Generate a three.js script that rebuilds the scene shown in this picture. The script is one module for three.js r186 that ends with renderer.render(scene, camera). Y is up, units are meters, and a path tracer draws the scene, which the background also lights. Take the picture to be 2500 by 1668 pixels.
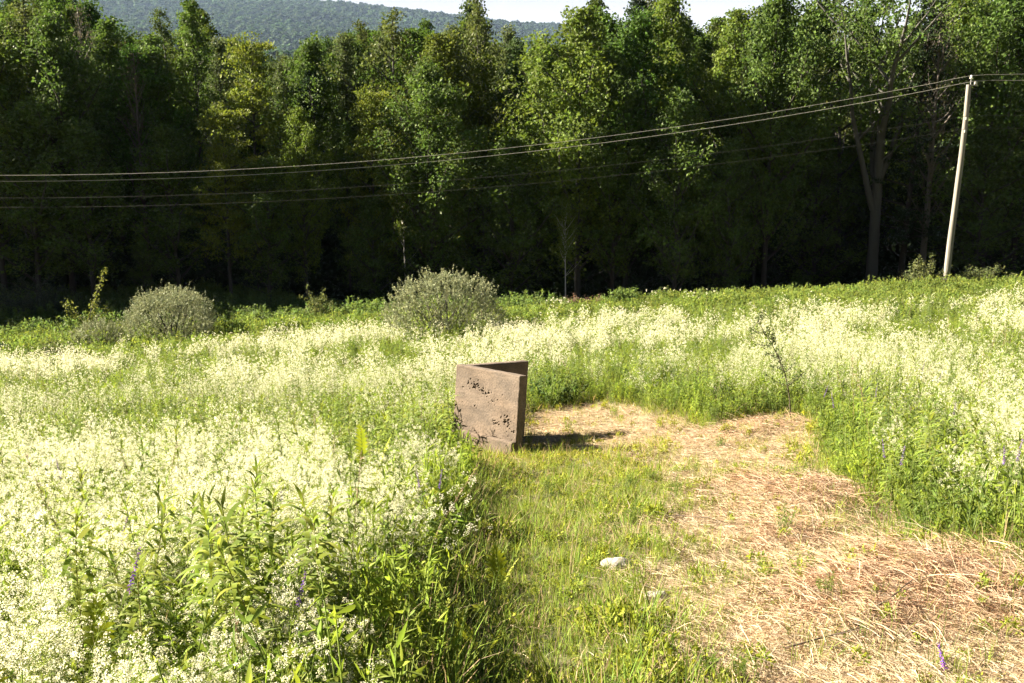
import * as THREE from 'three';
import { ImprovedNoise } from 'three/addons/math/ImprovedNoise.js';
import { mergeGeometries } from 'three/addons/utils/BufferGeometryUtils.js';

// ---------------------------------------------------------------- camera, sky, sun, exposure
const EYE = 1.7;
const scene = new THREE.Scene();
const camera = new THREE.PerspectiveCamera(2 * Math.atan(834 / 2430) * 180 / Math.PI, 2500 / 1668, 0.1, 12000);
camera.position.set(0, EYE, 0);
camera.rotation.set(-12 * Math.PI / 180, 0, 0);
const renderer = new THREE.WebGLRenderer({ antialias: true });
renderer.setSize(1024, 683);
renderer.toneMapping = THREE.LinearToneMapping;
renderer.toneMappingExposure = 6.5;
renderer.shadowMap.enabled = true;

const SUN_EL = 30 * Math.PI / 180, SUN_AZ = 15 * Math.PI / 180;      // low, from the left and a little ahead
const sunDir = new THREE.Vector3(-Math.cos(SUN_EL) * Math.cos(SUN_AZ), Math.sin(SUN_EL), -Math.cos(SUN_EL) * Math.sin(SUN_AZ));
{
  const W = 256, H = 128, data = new Float32Array(W * H * 4);
  for (let j = 0; j < H; j++) {
    const el = ((j + 0.5) / H - 0.5) * Math.PI, s = Math.max(0, Math.sin(el));
    const k = Math.exp(-s * 10);                                     // bright whitish air low down, blue above
    for (let i = 0; i < W; i++) {
      const o = (j * W + i) * 4;
      data[o] = 0.006 + 0.43 * k; data[o + 1] = 0.011 + 0.42 * k; data[o + 2] = 0.024 + 0.4 * k; data[o + 3] = 1;
    }
  }
  const sky = new THREE.DataTexture(data, W, H, THREE.RGBAFormat, THREE.FloatType);
  sky.mapping = THREE.EquirectangularReflectionMapping;
  sky.magFilter = THREE.LinearFilter;
  sky.needsUpdate = true;
  scene.background = sky;
  scene.environment = sky;
}
const sun = new THREE.DirectionalLight(new THREE.Color().setRGB(1, 0.88, 0.68), 5);
sun.name = 'sun';
sun.position.copy(sunDir).multiplyScalar(120);
sun.castShadow = true;
sun.shadow.mapSize.set(4096, 4096);
Object.assign(sun.shadow.camera, { left: -90, right: 90, top: 90, bottom: -90, near: 1, far: 400 });
scene.add(sun, sun.target);
scene.fog = new THREE.FogExp2(0xb4d0ff, 0.00004);

// ---------------------------------------------------------------- helpers
const RNG = (seed) => { let s = seed >>> 0; return () => { s = (s + 0x6d2b79f5) | 0; let t = Math.imul(s ^ (s >>> 15), 1 | s); t = (t + Math.imul(t ^ (t >>> 7), 61 | t)) ^ t; return ((t ^ (t >>> 14)) >>> 0) / 4294967296; }; };
const perlin = new ImprovedNoise();
const noise = (x, y, z = 0.37) => perlin.noise(x, y, z);
const fbm = (x, y, z = 0.37, n = 4) => { let a = 0.5, s = 0; for (let i = 0; i < n; i++) { s += a * noise(x, y, z); x *= 2.03; y *= 2.03; z = z * 2.03 + 3.1; a *= 0.5; } return s; };
const lerp = (a, b, t) => a + (b - a) * t, clamp = (v, a, b) => Math.min(b, Math.max(a, v));
const smooth = (a, b, v) => { const t = clamp((v - a) / (b - a), 0, 1); return t * t * (3 - 2 * t); };
const V = (x, y, z) => new THREE.Vector3(x, y, z);
const curve = (xs, ys) => (v) => {                                    // smooth (monotone enough) interpolation through a table
  const n = xs.length;
  if (v <= xs[0]) return ys[0];
  if (v >= xs[n - 1]) return ys[n - 1];
  let i = 0; while (v > xs[i + 1]) i++;
  const sl = (k) => (k <= 0 ? (ys[1] - ys[0]) / (xs[1] - xs[0]) : k >= n - 1 ? (ys[n - 1] - ys[n - 2]) / (xs[n - 1] - xs[n - 2]) : 0.5 * ((ys[k + 1] - ys[k]) / (xs[k + 1] - xs[k]) + (ys[k] - ys[k - 1]) / (xs[k] - xs[k - 1])));
  const h = xs[i + 1] - xs[i], t = (v - xs[i]) / h, t2 = t * t, t3 = t2 * t;
  return (2 * t3 - 3 * t2 + 1) * ys[i] + (t3 - 2 * t2 + t) * h * sl(i) + (-2 * t3 + 3 * t2) * ys[i + 1] + (t3 - t2) * h * sl(i + 1);
};

class Build {                                                         // collects triangles with a colour of their own
  constructor() { this.p = []; this.c = []; this.i = []; }
  v(x, y, z, c) { this.p.push(x, y, z); this.c.push(c[0], c[1], c[2]); return this.p.length / 3 - 1; }
  // a small leaf, folded along its midrib; d = direction, n = roughly its upper side
  leaf(o, d, n, len, wid, c, fold = 0.25) {
    const sx = d.y * n.z - d.z * n.y, sy = d.z * n.x - d.x * n.z, sz = d.x * n.y - d.y * n.x, w = wid / 2, m = len * 0.45, f = fold * w;
    const a = this.v(o.x, o.y, o.z, c), b = this.v(o.x + d.x * m + sx * w + n.x * f, o.y + d.y * m + sy * w + n.y * f, o.z + d.z * m + sz * w + n.z * f, c);
    const t = this.v(o.x + d.x * len, o.y + d.y * len, o.z + d.z * len, c), e = this.v(o.x + d.x * m - sx * w + n.x * f, o.y + d.y * m - sy * w + n.y * f, o.z + d.z * m - sz * w + n.z * f, c);
    this.i.push(a, b, t, a, t, e);
  }
  // an arching strip: starts along d, sinks by droop; widths follow a leaf or a blade
  strip(o, d, len, wid, droop, segs, c, shape = 0, side = null) {
    const p = o.clone(), dir = d.clone().normalize();
    const s = side ? side.clone() : V(-dir.z, 0, dir.x);
    if (s.lengthSq() < 1e-5) s.set(1, 0, 0);
    s.normalize();
    let pa = -1, pb = -1;
    for (let k = 0; k <= segs; k++) {
      const t = k / segs, w = wid * 0.5 * (shape === 0 ? 1 - t * t * 0.92 : Math.sin(Math.PI * Math.pow(Math.min(1, t * 0.94 + 0.06), 0.75)) * 0.98 + 0.02);
      const a = this.v(p.x + s.x * w, p.y + s.y * w, p.z + s.z * w, c), b = this.v(p.x - s.x * w, p.y - s.y * w, p.z - s.z * w, c);
      if (k) this.i.push(pa, pb, b, pa, b, a);
      pa = a; pb = b;
      p.addScaledVector(dir, len / segs);
      dir.y -= droop / segs; dir.normalize();
    }
    return p;
  }
  tube(pts, r0, r1, sides, c, wob = 0) {
    let prev = null;
    const n = pts.length;
    for (let k = 0; k < n; k++) {
      const t = k / (n - 1), r = lerp(r0, r1, t) * (1 + wob * noise(k * 1.7, r0 * 90, 1.3)), a = pts[Math.max(0, k - 1)], b = pts[Math.min(n - 1, k + 1)];
      const d = b.clone().sub(a).normalize(), u = Math.abs(d.y) > 0.9 ? V(1, 0, 0) : V(0, 1, 0), e = u.clone().cross(d).normalize(), f = d.clone().cross(e), ring = [];
      for (let s = 0; s < sides; s++) {
        const q = s / sides * Math.PI * 2, cs = Math.cos(q) * r, sn = Math.sin(q) * r;
        ring.push(this.v(pts[k].x + e.x * cs + f.x * sn, pts[k].y + e.y * cs + f.y * sn, pts[k].z + e.z * cs + f.z * sn, c));
      }
      if (prev) for (let s = 0; s < sides; s++) { const s2 = (s + 1) % sides; this.i.push(prev[s], prev[s2], ring[s2], prev[s], ring[s2], ring[s]); }
      prev = ring;
    }
  }
  geo() {
    const g = new THREE.BufferGeometry();
    g.setAttribute('position', new THREE.Float32BufferAttribute(this.p, 3));
    g.setAttribute('color', new THREE.Float32BufferAttribute(this.c, 3));
    g.setIndex(this.i);
    g.computeVertexNormals();
    return g;
  }
}
const tint = (r, c, v = 0.2, hue = 0.12) => { const k = 1 + (r() - 0.5) * 2 * v, h = (r() - 0.5) * 2 * hue; return [c[0] * k * (1 + h), c[1] * k, c[2] * k * (1 - h)]; };
const randDir = (r, yBias = 0) => { const z = r() * 2 - 1, a = r() * Math.PI * 2, s = Math.sqrt(1 - z * z); return V(s * Math.cos(a), z + yBias, s * Math.sin(a)).normalize(); };

const leafMat = (name, tr = 0.4, coat = 0) => { const m = new THREE.MeshPhysicalMaterial({ name, color: 0xffffff, vertexColors: true, roughness: 1, transmission: tr, thickness: 0, specularIntensity: 0.25, side: THREE.DoubleSide }); if (coat) { m.clearcoat = coat; m.clearcoatRoughness = 0.42; } return m; };
const plainMat = (name, rough = 0.9) => new THREE.MeshStandardMaterial({ name, color: 0xffffff, vertexColors: true, roughness: rough, side: THREE.DoubleSide });
const M = {
  leaf: leafMat('tree leaves', 0.4, 0.16), farLeaf: leafMat('distant leaves', 0.35), herb: leafMat('herb leaves', 0.5, 0.1), blade: leafMat('grass blades', 0.42, 0.15), petal: leafMat('white blossom', 0.45),
  silver: leafMat('silvery leaves', 0.2, 0.25), bark: plainMat('bark', 0.92), stem: plainMat('stems', 0.8), straw: plainMat('dry straw', 0.75), ground: plainMat('soil and thatch', 1), purple: leafMat('purple petals', 0.3),
};

const used = new Map();
const numbered = (name) => { const n = used.get(name) ?? 0; used.set(name, n + 1); return n ? `${name}_${String(n).padStart(3, '0')}` : name; };
const meshOf = (name, g, m) => { const o = new THREE.Mesh(g, m); o.name = name; o.castShadow = o.receiveShadow = true; return o; };
function top(o, name, label, category, group, kind) {
  o.name = numbered(name); o.userData = {};
  if (label) o.userData.label = label;
  if (category) o.userData.category = category;
  if (group) o.userData.group = group;
  if (kind) o.userData.kind = kind;
  scene.add(o);
  return o;
}
const part = (parent, name, g, m) => { const o = meshOf(name, g, m); parent.add(o); return o; };

// ---------------------------------------------------------------- terrain
const baseH = curve([-260, -140, -60, -20, 0, 4, 8, 14.3, 20, 28, 36, 42, 50, 60, 75, 120, 200, 400, 700, 1200, 2000, 3000, 4200, 5200, 7000], [75, 48, 15, 2.2, -1.7, -2.5, -3.42, -4.72, -5.65, -6.65, -7.4, -7.95, -8.5, -9.0, -9.3, -9.0, -4, 16, 38, 62, 126, 290, 493, 535, 510]);  // unseen ground behind the camera raised to cut low sky light on the wood
const cross = curve([-60, 0, 5, 14, 22, 34, 46, 60, 120, 400], [0, 0.02, 0.03, 0.06, 0.06, 0.06, 0.045, 0.02, 0.01, 0]);
const PATH = [[-0.75, 1], [-0.6, 3], [-0.57, 4.32], [-0.6, 5.58], [-0.62, 7], [-0.66, 8.7], [-0.72, 11.3], [-0.95, 13.4], [-1.0, 14.3], [-0.8, 15.4], [0.1, 18.6], [0.9, 19.6], [1.8, 19.8], [2.5, 18.6], [2.9, 17.2], [3.3, 15.8], [4.2, 16.6], [5.0, 16.0], [4.75, 13.6], [3.9, 11.6], [3.5, 9.2], [3.45, 8.1], [3.2, 7.1], [3.1, 6.2], [3.3, 5.7], [4.0, 4.6], [4.2, 3], [4.2, 1]];
function pathDist(x, D) {                                             // > 0 inside the trodden clearing, metres from its edge
  let inside = false, best = 1e9;
  for (let i = 0, j = PATH.length - 1; i < PATH.length; j = i++) {
    const [xi, yi] = PATH[i], [xj, yj] = PATH[j];
    if ((yi > D) !== (yj > D) && x < (xj - xi) * (D - yi) / (yj - yi) + xi) inside = !inside;
    const dx = xj - xi, dy = yj - yi, t = clamp(((x - xi) * dx + (D - yi) * dy) / (dx * dx + dy * dy), 0, 1);
    best = Math.min(best, Math.hypot(x - xi - dx * t, D - yi - dy * t));
  }
  return inside ? best : -best;
}
const dryEdge = curve([1, 4.2, 5.6, 7.2, 8.6, 10, 11.5, 13, 14.5, 17, 20], [0.55, 0.78, 0.85, 0.95, 1.3, 1.75, 1.7, 1.3, 0.3, 0.2, 0.6]);
const dryness = (x, D) => smooth(-0.35, 0.35, x - dryEdge(D) + 0.55 * fbm(x * 0.9, D * 0.9, 4.4) ) * (0.72 + 0.5 * smooth(-0.1, 0.25, fbm(x * 1.3 + 9, D * 0.8, 2.2)));
const HEAPS = [[2.75, 8.7, 0.75, 0.24], [2.5, 9.6, 0.6, 0.16], [2.6, 5.9, 0.8, 0.2], [1.9, 5.2, 0.6, 0.1], [3.0, 5.2, 0.7, 0.16], [4.0, 15.0, 0.7, 0.16], [2.3, 7.4, 0.5, 0.08], [3.3, 14.2, 0.5, 0.1]];
function height(x, z) {
  const D = -z;
  let h = baseH(D) + cross(D) * clamp(x, -45, 45) + EYE;
  if (D > 42 && D < 220) h -= 2.6 * smooth(43, 57, D) * smooth(-16, -3, x) * smooth(220, 120, D);
  if (D > 1500) h -= smooth(1500, 4200, D) * (108 * smooth(-1000, 380, x) + 60 * smooth(-1700, -3600, x));
  if (D > 200) h += 26 * smooth(200, 2200, D) * fbm(x * 0.0022, D * 0.0022, 7.7);
  if (D < 120) h += 0.16 * noise(x * 0.16, D * 0.16, 2.1) * smooth(6, 26, D) + 0.05 * noise(x * 0.55, D * 0.55, 5.1);
  if (D < 24 && x > -3 && x < 7) { h += 0.04 * noise(x * 2.7, D * 2.7, 3.3) + 0.022 * noise(x * 6, D * 6, 1.3); for (const [hx, hd, hr, hh] of HEAPS) { const q = ((x - hx) ** 2 + (D - hd) ** 2) / (hr * hr); if (q < 6) h += hh * Math.exp(-q * 1.6); } }
  return h;
}
{
  const xs = [], ds = [];
  for (let k = -150; k <= 150; k++) { const t = k / 150; xs.push(12 * t + 128 * t * t * t + 200 * Math.pow(t, 9)); }
  for (let d = -260; d < -25; d += 9) ds.push(d);
  for (let d = -25; d < 2; d += 1) ds.push(d);
  for (let d = 2; d < 22; d += 0.11) ds.push(d);
  for (let d = 22; d < 60; d += 0.6) ds.push(d);
  for (let d = 60; d < 140; d += 2.5) ds.push(d);
  for (let d = 140; d <= 520; d += 12) ds.push(d);
  const b = new Build(), w = xs.length;
  for (const D of ds) for (const x of xs) {
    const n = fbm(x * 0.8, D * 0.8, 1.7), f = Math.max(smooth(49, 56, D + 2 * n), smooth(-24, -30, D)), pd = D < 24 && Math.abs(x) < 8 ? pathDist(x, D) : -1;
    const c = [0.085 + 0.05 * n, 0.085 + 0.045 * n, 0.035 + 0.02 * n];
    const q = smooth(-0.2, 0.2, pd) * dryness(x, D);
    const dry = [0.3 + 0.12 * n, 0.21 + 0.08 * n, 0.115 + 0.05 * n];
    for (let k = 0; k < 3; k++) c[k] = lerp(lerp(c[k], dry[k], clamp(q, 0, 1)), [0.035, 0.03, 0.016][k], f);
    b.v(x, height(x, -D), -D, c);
  }
  for (let j = 0; j < ds.length - 1; j++) for (let i = 0; i < w - 1; i++) { const a = j * w + i; b.i.push(a, a + 1, a + w + 1, a, a + w + 1, a + w); }
  const o = meshOf('ground', b.geo(), M.ground);
  top(o, 'ground', 'sloping meadow ground under the plants', 'ground', null, 'structure');
}
{
  const b = new Build(), NX = 110, NZ = 90;
  for (let j = 0; j <= NZ; j++) for (let i = 0; i <= NX; i++) {
    const D = lerp(500, 6600, Math.pow(j / NZ, 1.3)), x = (i / NX - 0.5) * 2 * lerp(420, 5200, j / NZ);
    b.v(x, height(x, -D) - 1.5, -D, [0.03, 0.045, 0.015]);
  }
  for (let j = 0; j < NZ; j++) for (let i = 0; i < NX; i++) { const a = j * (NX + 1) + i; b.i.push(a, a + 1, a + NX + 2, a, a + NX + 2, a + NX + 1); }
  top(meshOf('hill', b.geo(), M.ground), 'hill', 'long wooded hill beyond the valley', 'hill', null, 'structure');
}

// instanced stuff: list of [x, D, scale, colour?, height?]
const dummy = new THREE.Object3D(), colr = new THREE.Color();
function strew(name, label, category, geos, mat, list, { tilt = 0.12, sink = 0.02, vy = 0.25, seed = 1, lean = 0, parent = null } = {}) {
  const r = RNG(seed), lists = geos.map(() => []);
  list.forEach((e) => lists[Math.floor(r() * geos.length)].push(e));
  const root = parent ?? new THREE.Group();
  lists.forEach((l, gi) => {
    if (!l.length) return;
    const o = new THREE.InstancedMesh(geos[gi], mat, l.length);
    o.name = name + '_part'; o.castShadow = o.receiveShadow = true;
    l.forEach(([x, D, s, c, h], k) => {
      dummy.position.set(x, (h ?? height(x, -D)) - sink * s, -D);
      dummy.rotation.set((r() - 0.5) * 2 * tilt, r() * Math.PI * 2, (r() - 0.5) * 2 * tilt - lean, 'ZXY');
      dummy.scale.set(s, s * (1 + (r() - 0.5) * 2 * vy), s);
      dummy.updateMatrix();
      o.setMatrixAt(k, dummy.matrix);
      if (c) o.setColorAt(k, colr.setRGB(c[0], c[1], c[2]));
    });
    root.add(o);
  });
  return parent ? root : top(root, name, label, category, null, 'stuff');
}
const wedge = (D, m) => 0.545 * D + m;                                 // half width of what the lens sees at that distance, plus a margin
function scatter(seed, d0, d1, density, accept, margin = 1.6) {
  const r = RNG(seed), out = [];
  for (let D = d0; D < d1;) {
    const cell = 1 / Math.sqrt(density(D)), w = wedge(D, margin);
    for (let x = -w; x < w; x += cell) { const px = x + r() * cell, pd = D + r() * cell, e = accept(px, pd, r); if (e) out.push([px, pd, ...e]); }
    D += cell;
  }
  return out;
}
// ---------------------------------------------------------------- meadow plants
const C = { grass: [0.2, 0.265, 0.035], grassDeep: [0.125, 0.18, 0.03], straw: [0.385, 0.305, 0.195], strawRed: [0.32, 0.215, 0.14], strawGrey: [0.33, 0.285, 0.215], herb: [0.205, 0.265, 0.026], herbDeep: [0.13, 0.19, 0.025], white: [0.78, 0.77, 0.62], cream: [0.72, 0.72, 0.42], fern: [0.27, 0.31, 0.02], stalk: [0.20, 0.13, 0.075], purple: [0.22, 0.09, 0.42] };

function grassTuft(seed, n, h0, h1, w, spread, col, droop = 0.9, dryShare = 0.12) {
  const r = RNG(seed), b = new Build();
  for (let k = 0; k < n; k++) {
    const a = r() * 6.283, s = Math.sqrt(r()) * spread, o = V(Math.cos(a) * s, 0, Math.sin(a) * s), l = 0.15 + 0.55 * r(), d = V(Math.cos(a + r() - 0.5) * l, 1, Math.sin(a + r() - 0.5) * l);
    b.strip(o, d, lerp(h0, h1, r()), w * (0.6 + 0.7 * r()), droop * (0.3 + r()), 4, r() < dryShare ? tint(r, C.straw, 0.2, 0.06) : tint(r, col, 0.42, 0.22), 0, randDir(r).setY(0));
  }
  return b.geo();
}
function strawTuft(seed, n, L, spread, lift, cols) {                   // dead stems lying criss-cross, roughly combed one way
  const r = RNG(seed), b = new Build();
  for (let k = 0; k < n; k++) {
    const a = (r() - 0.5) * 3.4 + (r() < 0.3 ? 1.5 : 0) + (r() < 0.5 ? Math.PI : 0), o = V((r() - 0.5) * 2 * spread, 0.004 + lift * r() * r(), (r() - 0.5) * 2 * spread);
    b.strip(o, V(Math.cos(a), 0.02 + 0.5 * r() * r(), Math.sin(a)), L * (0.35 + 0.9 * r()), 0.0017 + 0.0022 * r(), 0.35 + 0.5 * r(), 4, tint(r, cols[Math.floor(r() * cols.length)], 0.32, 0.06), 0, randDir(r, 0.8));
  }
  return b.geo();
}
function bedstraw(seed, stems, hh, fs, perBranch, branches, whorlStep) {
  const r = RNG(seed), green = new Build(), white = new Build();
  for (let k = 0; k < stems; k++) {
    const a = r() * 6.283, sp = 0.08 + 0.32 * r(), H = hh * (0.72 + 0.42 * r()), pts = limb0(r, V(Math.cos(a) * 0.05, 0, Math.sin(a) * 0.05), V(Math.cos(a) * sp, 1, Math.sin(a) * sp).normalize(), H, -0.1, 5);
    const sc = tint(r, C.herb, 0.2, 0.15);
    green.tube(pts, 0.0016, 0.0009, 3, sc);
    const at = (t) => { const q = Math.min(4.999, t * 5), i = Math.floor(q); return pts[i].clone().lerp(pts[i + 1], q - i); };
    for (let t = 0.12; t < 0.9; t += whorlStep / H) { const o = at(t), n = 6, a0 = r() * 6; for (let j = 0; j < n; j++) { const q = a0 + j / n * 6.283; green.leaf(o, V(Math.cos(q), 0.35, Math.sin(q)).normalize(), V(0, 1, 0), 0.024 + 0.016 * r(), 0.0075, tint(r, C.herb, 0.25, 0.15)); } }
    for (let j = 0; j < branches; j++) {
      const t = 0.5 + 0.5 * (j + r()) / branches, o = at(Math.min(0.999, t)), q = r() * 6.283, L = H * (0.05 + 0.17 * (1.1 - t)) * (0.7 + 0.7 * r()), e = o.clone().add(V(Math.cos(q) * L, L * (0.6 + 0.4 * r()), Math.sin(q) * L));
      green.tube([o, e], 0.0009, 0.0006, 3, sc);
      const heads = 3;
      for (let m = 0; m < heads; m++) {
        const u = 0.5 + 0.5 * (m + 0.6 * r()) / heads, hc = o.clone().lerp(e, u).add(randDir(r, 0.4).multiplyScalar(0.022)), hr = 0.009 + 0.011 * r();
        for (let f = 0; f < perBranch; f++) {
          const p = hc.clone().addScaledVector(randDir(r, 0.25), hr * (0.5 + 0.5 * r())), n = randDir(r, 0.7), d = randDir(r); d.addScaledVector(n, -d.dot(n)).normalize();
          const s = fs * (0.65 + 0.6 * r());
          white.leaf(p.addScaledVector(d, -s / 2), d, n, s, s * 0.95, tint(r, r() < 0.25 ? C.cream : C.white, 0.08, 0.04), 0.1);
        }
      }
    }
  }
  return mergeGeometries([green.geo(), white.geo()], true);
}
function limb0(r, o, d, len, up, n) { const pts = [o.clone()], dir = d.clone(), p = o.clone(); for (let k = 0; k < n; k++) { dir.y += up / n; dir.x += (r() - 0.5) * 0.16; dir.z += (r() - 0.5) * 0.16; dir.normalize(); p.addScaledVector(dir, len / n); pts.push(p.clone()); } return pts; }
function goldenrodParts(seed, H, n, L, col) {                          // unbranched stalk with arching lance-shaped leaves
  const r = RNG(seed), stem = new Build(), leaves = new Build(), pts = limb0(r, V(0, -0.03, 0), V((r() - 0.5) * 0.14, 1, (r() - 0.5) * 0.14).normalize(), H, 0, 7);
  stem.tube(pts, 0.0042, 0.0018, 5, tint(r, [0.13, 0.15, 0.04], 0.2, 0.3));
  for (let k = 0; k < n; k++) {
    const t = 0.18 + 0.82 * k / n, q = Math.min(6.999, t * 7), i = Math.floor(q), o = pts[i].clone().lerp(pts[i + 1], q - i), a = k * 2.39996 + r() * 0.4, top = smooth(0.86, 1, t), l = L * (0.75 + 0.5 * r()) * (1 - 0.5 * top), d = V(Math.cos(a), lerp(0.45, 2.0, top) + 0.3 * r(), Math.sin(a));
    leaves.strip(o, d, l, l * 0.13 + 0.002, lerp(2.0, 1.0, top) * (0.6 + 0.8 * r()), 5, tint(r, col, 0.22, 0.15), 1, V(-Math.sin(a), 0.25 * (r() - 0.5), Math.cos(a)));
  }
  return [stem.geo(), leaves.geo()];
}
function fernFrond(seed, L, stalk) {                                   // broad frond on a bare stalk, cut into blunt wavy lobes
  const r = RNG(seed), b = new Build(), c = tint(r, C.fern, 0.12, 0.06), low = limb0(r, V(0, 0, 0), V(0.2, 1, 0).normalize(), stalk, -0.1, 4), pts = limb0(r, low[4], V(0.35, 1, 0).normalize(), L, -0.7, 8);
  b.tube([...low, ...pts.slice(1)], 0.0022, 0.0009, 4, c);
  for (let k = 0; k <= 8; k++) for (const s of [-1, 1]) { const t = k / 8, l = L * 0.42 * Math.sin(Math.PI * (0.32 + 0.6 * t)) * (0.8 + 0.4 * r()); b.strip(pts[k], V(0.3 + 0.35 * t, 0.35 + 0.7 * t, s * (1.1 - 0.4 * t)), l, L * 0.15, 0.35 + 0.5 * r(), 5, tint(r, c, 0.1, 0.06), 1, V(0.6, 0.75, 0.15 * (r() - 0.5))); }
  return b.geo();
}
function leafyClump(seed, H, W, n, size, col, per = 9, slim = 0.5) {               // low leafy cover: many short shoots set with oval leaves
  const r = RNG(seed), b = new Build();
  for (let k = 0; k < n; k++) {
    const a = r() * 6.283, s = Math.sqrt(r()) * W, h = H * (0.55 + 0.6 * r()) * (1 - 0.35 * (s / W) ** 2), pts = limb0(r, V(Math.cos(a) * s * 0.6, 0, Math.sin(a) * s * 0.6), V(Math.cos(a) * s, 1, Math.sin(a) * s).normalize(), h, 0, 4), c = tint(r, col, 0.16, 0.12);
    b.tube(pts, 0.004, 0.002, 3, c);
    for (let j = 0; j < per; j++) { const q = 1 + 2.99 * Math.sqrt(r()), i = Math.floor(q), o = pts[i].clone().lerp(pts[i + 1], q - i), d = randDir(r, 0.35), nn = randDir(r, 0.9); nn.addScaledVector(d, -nn.dot(d)).normalize(); const z = size * (0.6 + 0.7 * r()); b.leaf(o, d, nn, z, z * slim, tint(r, c, 0.2, 0.1)); }
  }
  return b.geo();
}
function dryStalk(seed, H) {                                           // brownish grass stem with a loose panicle
  const r = RNG(seed), b = new Build(), pts = limb0(r, V(0, 0, 0), V((r() - 0.5) * 0.5, 1, (r() - 0.5) * 0.5).normalize(), H, -0.15, 7), c = tint(r, C.stalk, 0.25, 0.1);
  b.tube(pts, 0.002, 0.001, 3, c);
  for (let k = 0; k < 46; k++) { const q = 5.2 + 1.75 * r(), i = Math.floor(q), o = pts[i].clone().lerp(pts[i + 1], q - i), d = randDir(r, 0.7); b.leaf(o, d, randDir(r), 0.02 + 0.045 * r() * (7.2 - q) / 2, 0.003, tint(r, [0.26, 0.16, 0.11], 0.3, 0.1)); }
  return b.geo();
}
const flowerEdge = curve([-26, -17, -13.5, -9.5, -5, 0, 5, 10, 16.5, 26], [29, 31, 33, 34.5, 35, 35, 35, 33.5, 32, 32]);
const crestEdge = curve([-30, -23, -16, -11.5, -6, 0, 6, 13, 19, 24, 30], [42, 42, 40.5, 42, 42, 42, 43, 44, 45, 46, 47]);
const patch = (x, D) => fbm(x * 0.22 + 3, D * 0.22, 9.1, 3);           // where blossom or green herbs prevail
const clumpAt = [[-1.45, 12.0, 0.9, 1.4], [-1.35, 4.0, 0.7, 1.2], [-0.7, 3.5, 0.45, -1.2], [-0.95, 5.4, 0.6, -1.0], [-2.2, 3.4, 0.5, -0.8], [4.3, 8.4, 0.7, -0.9], [5.2, 10, 0.9, -0.9], [6.3, 12.5, 1.2, -0.7], [3.9, 10.2, 0.9, 1.0], [4.6, 11.6, 0.9, 1.0], [3.6, 7.4, 0.7, 0.9], [4.6, 8.2, 1, 0.9], [-7.5, 19, 2.2, 0.7], [-4, 17, 1.6, 0.7], [-5.2, 14.5, 1.2, 0.6], [8, 18, 2, 0.6], [10, 21, 2.5, 0.6], [-11, 24, 2.5, 0.6]];
const clump = (x, D) => { let s = 0; for (const [a, b, c, e] of clumpAt) s += e * Math.exp(-((x - a) ** 2 + (D - b) ** 2) / (c * c)); return s; };
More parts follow.
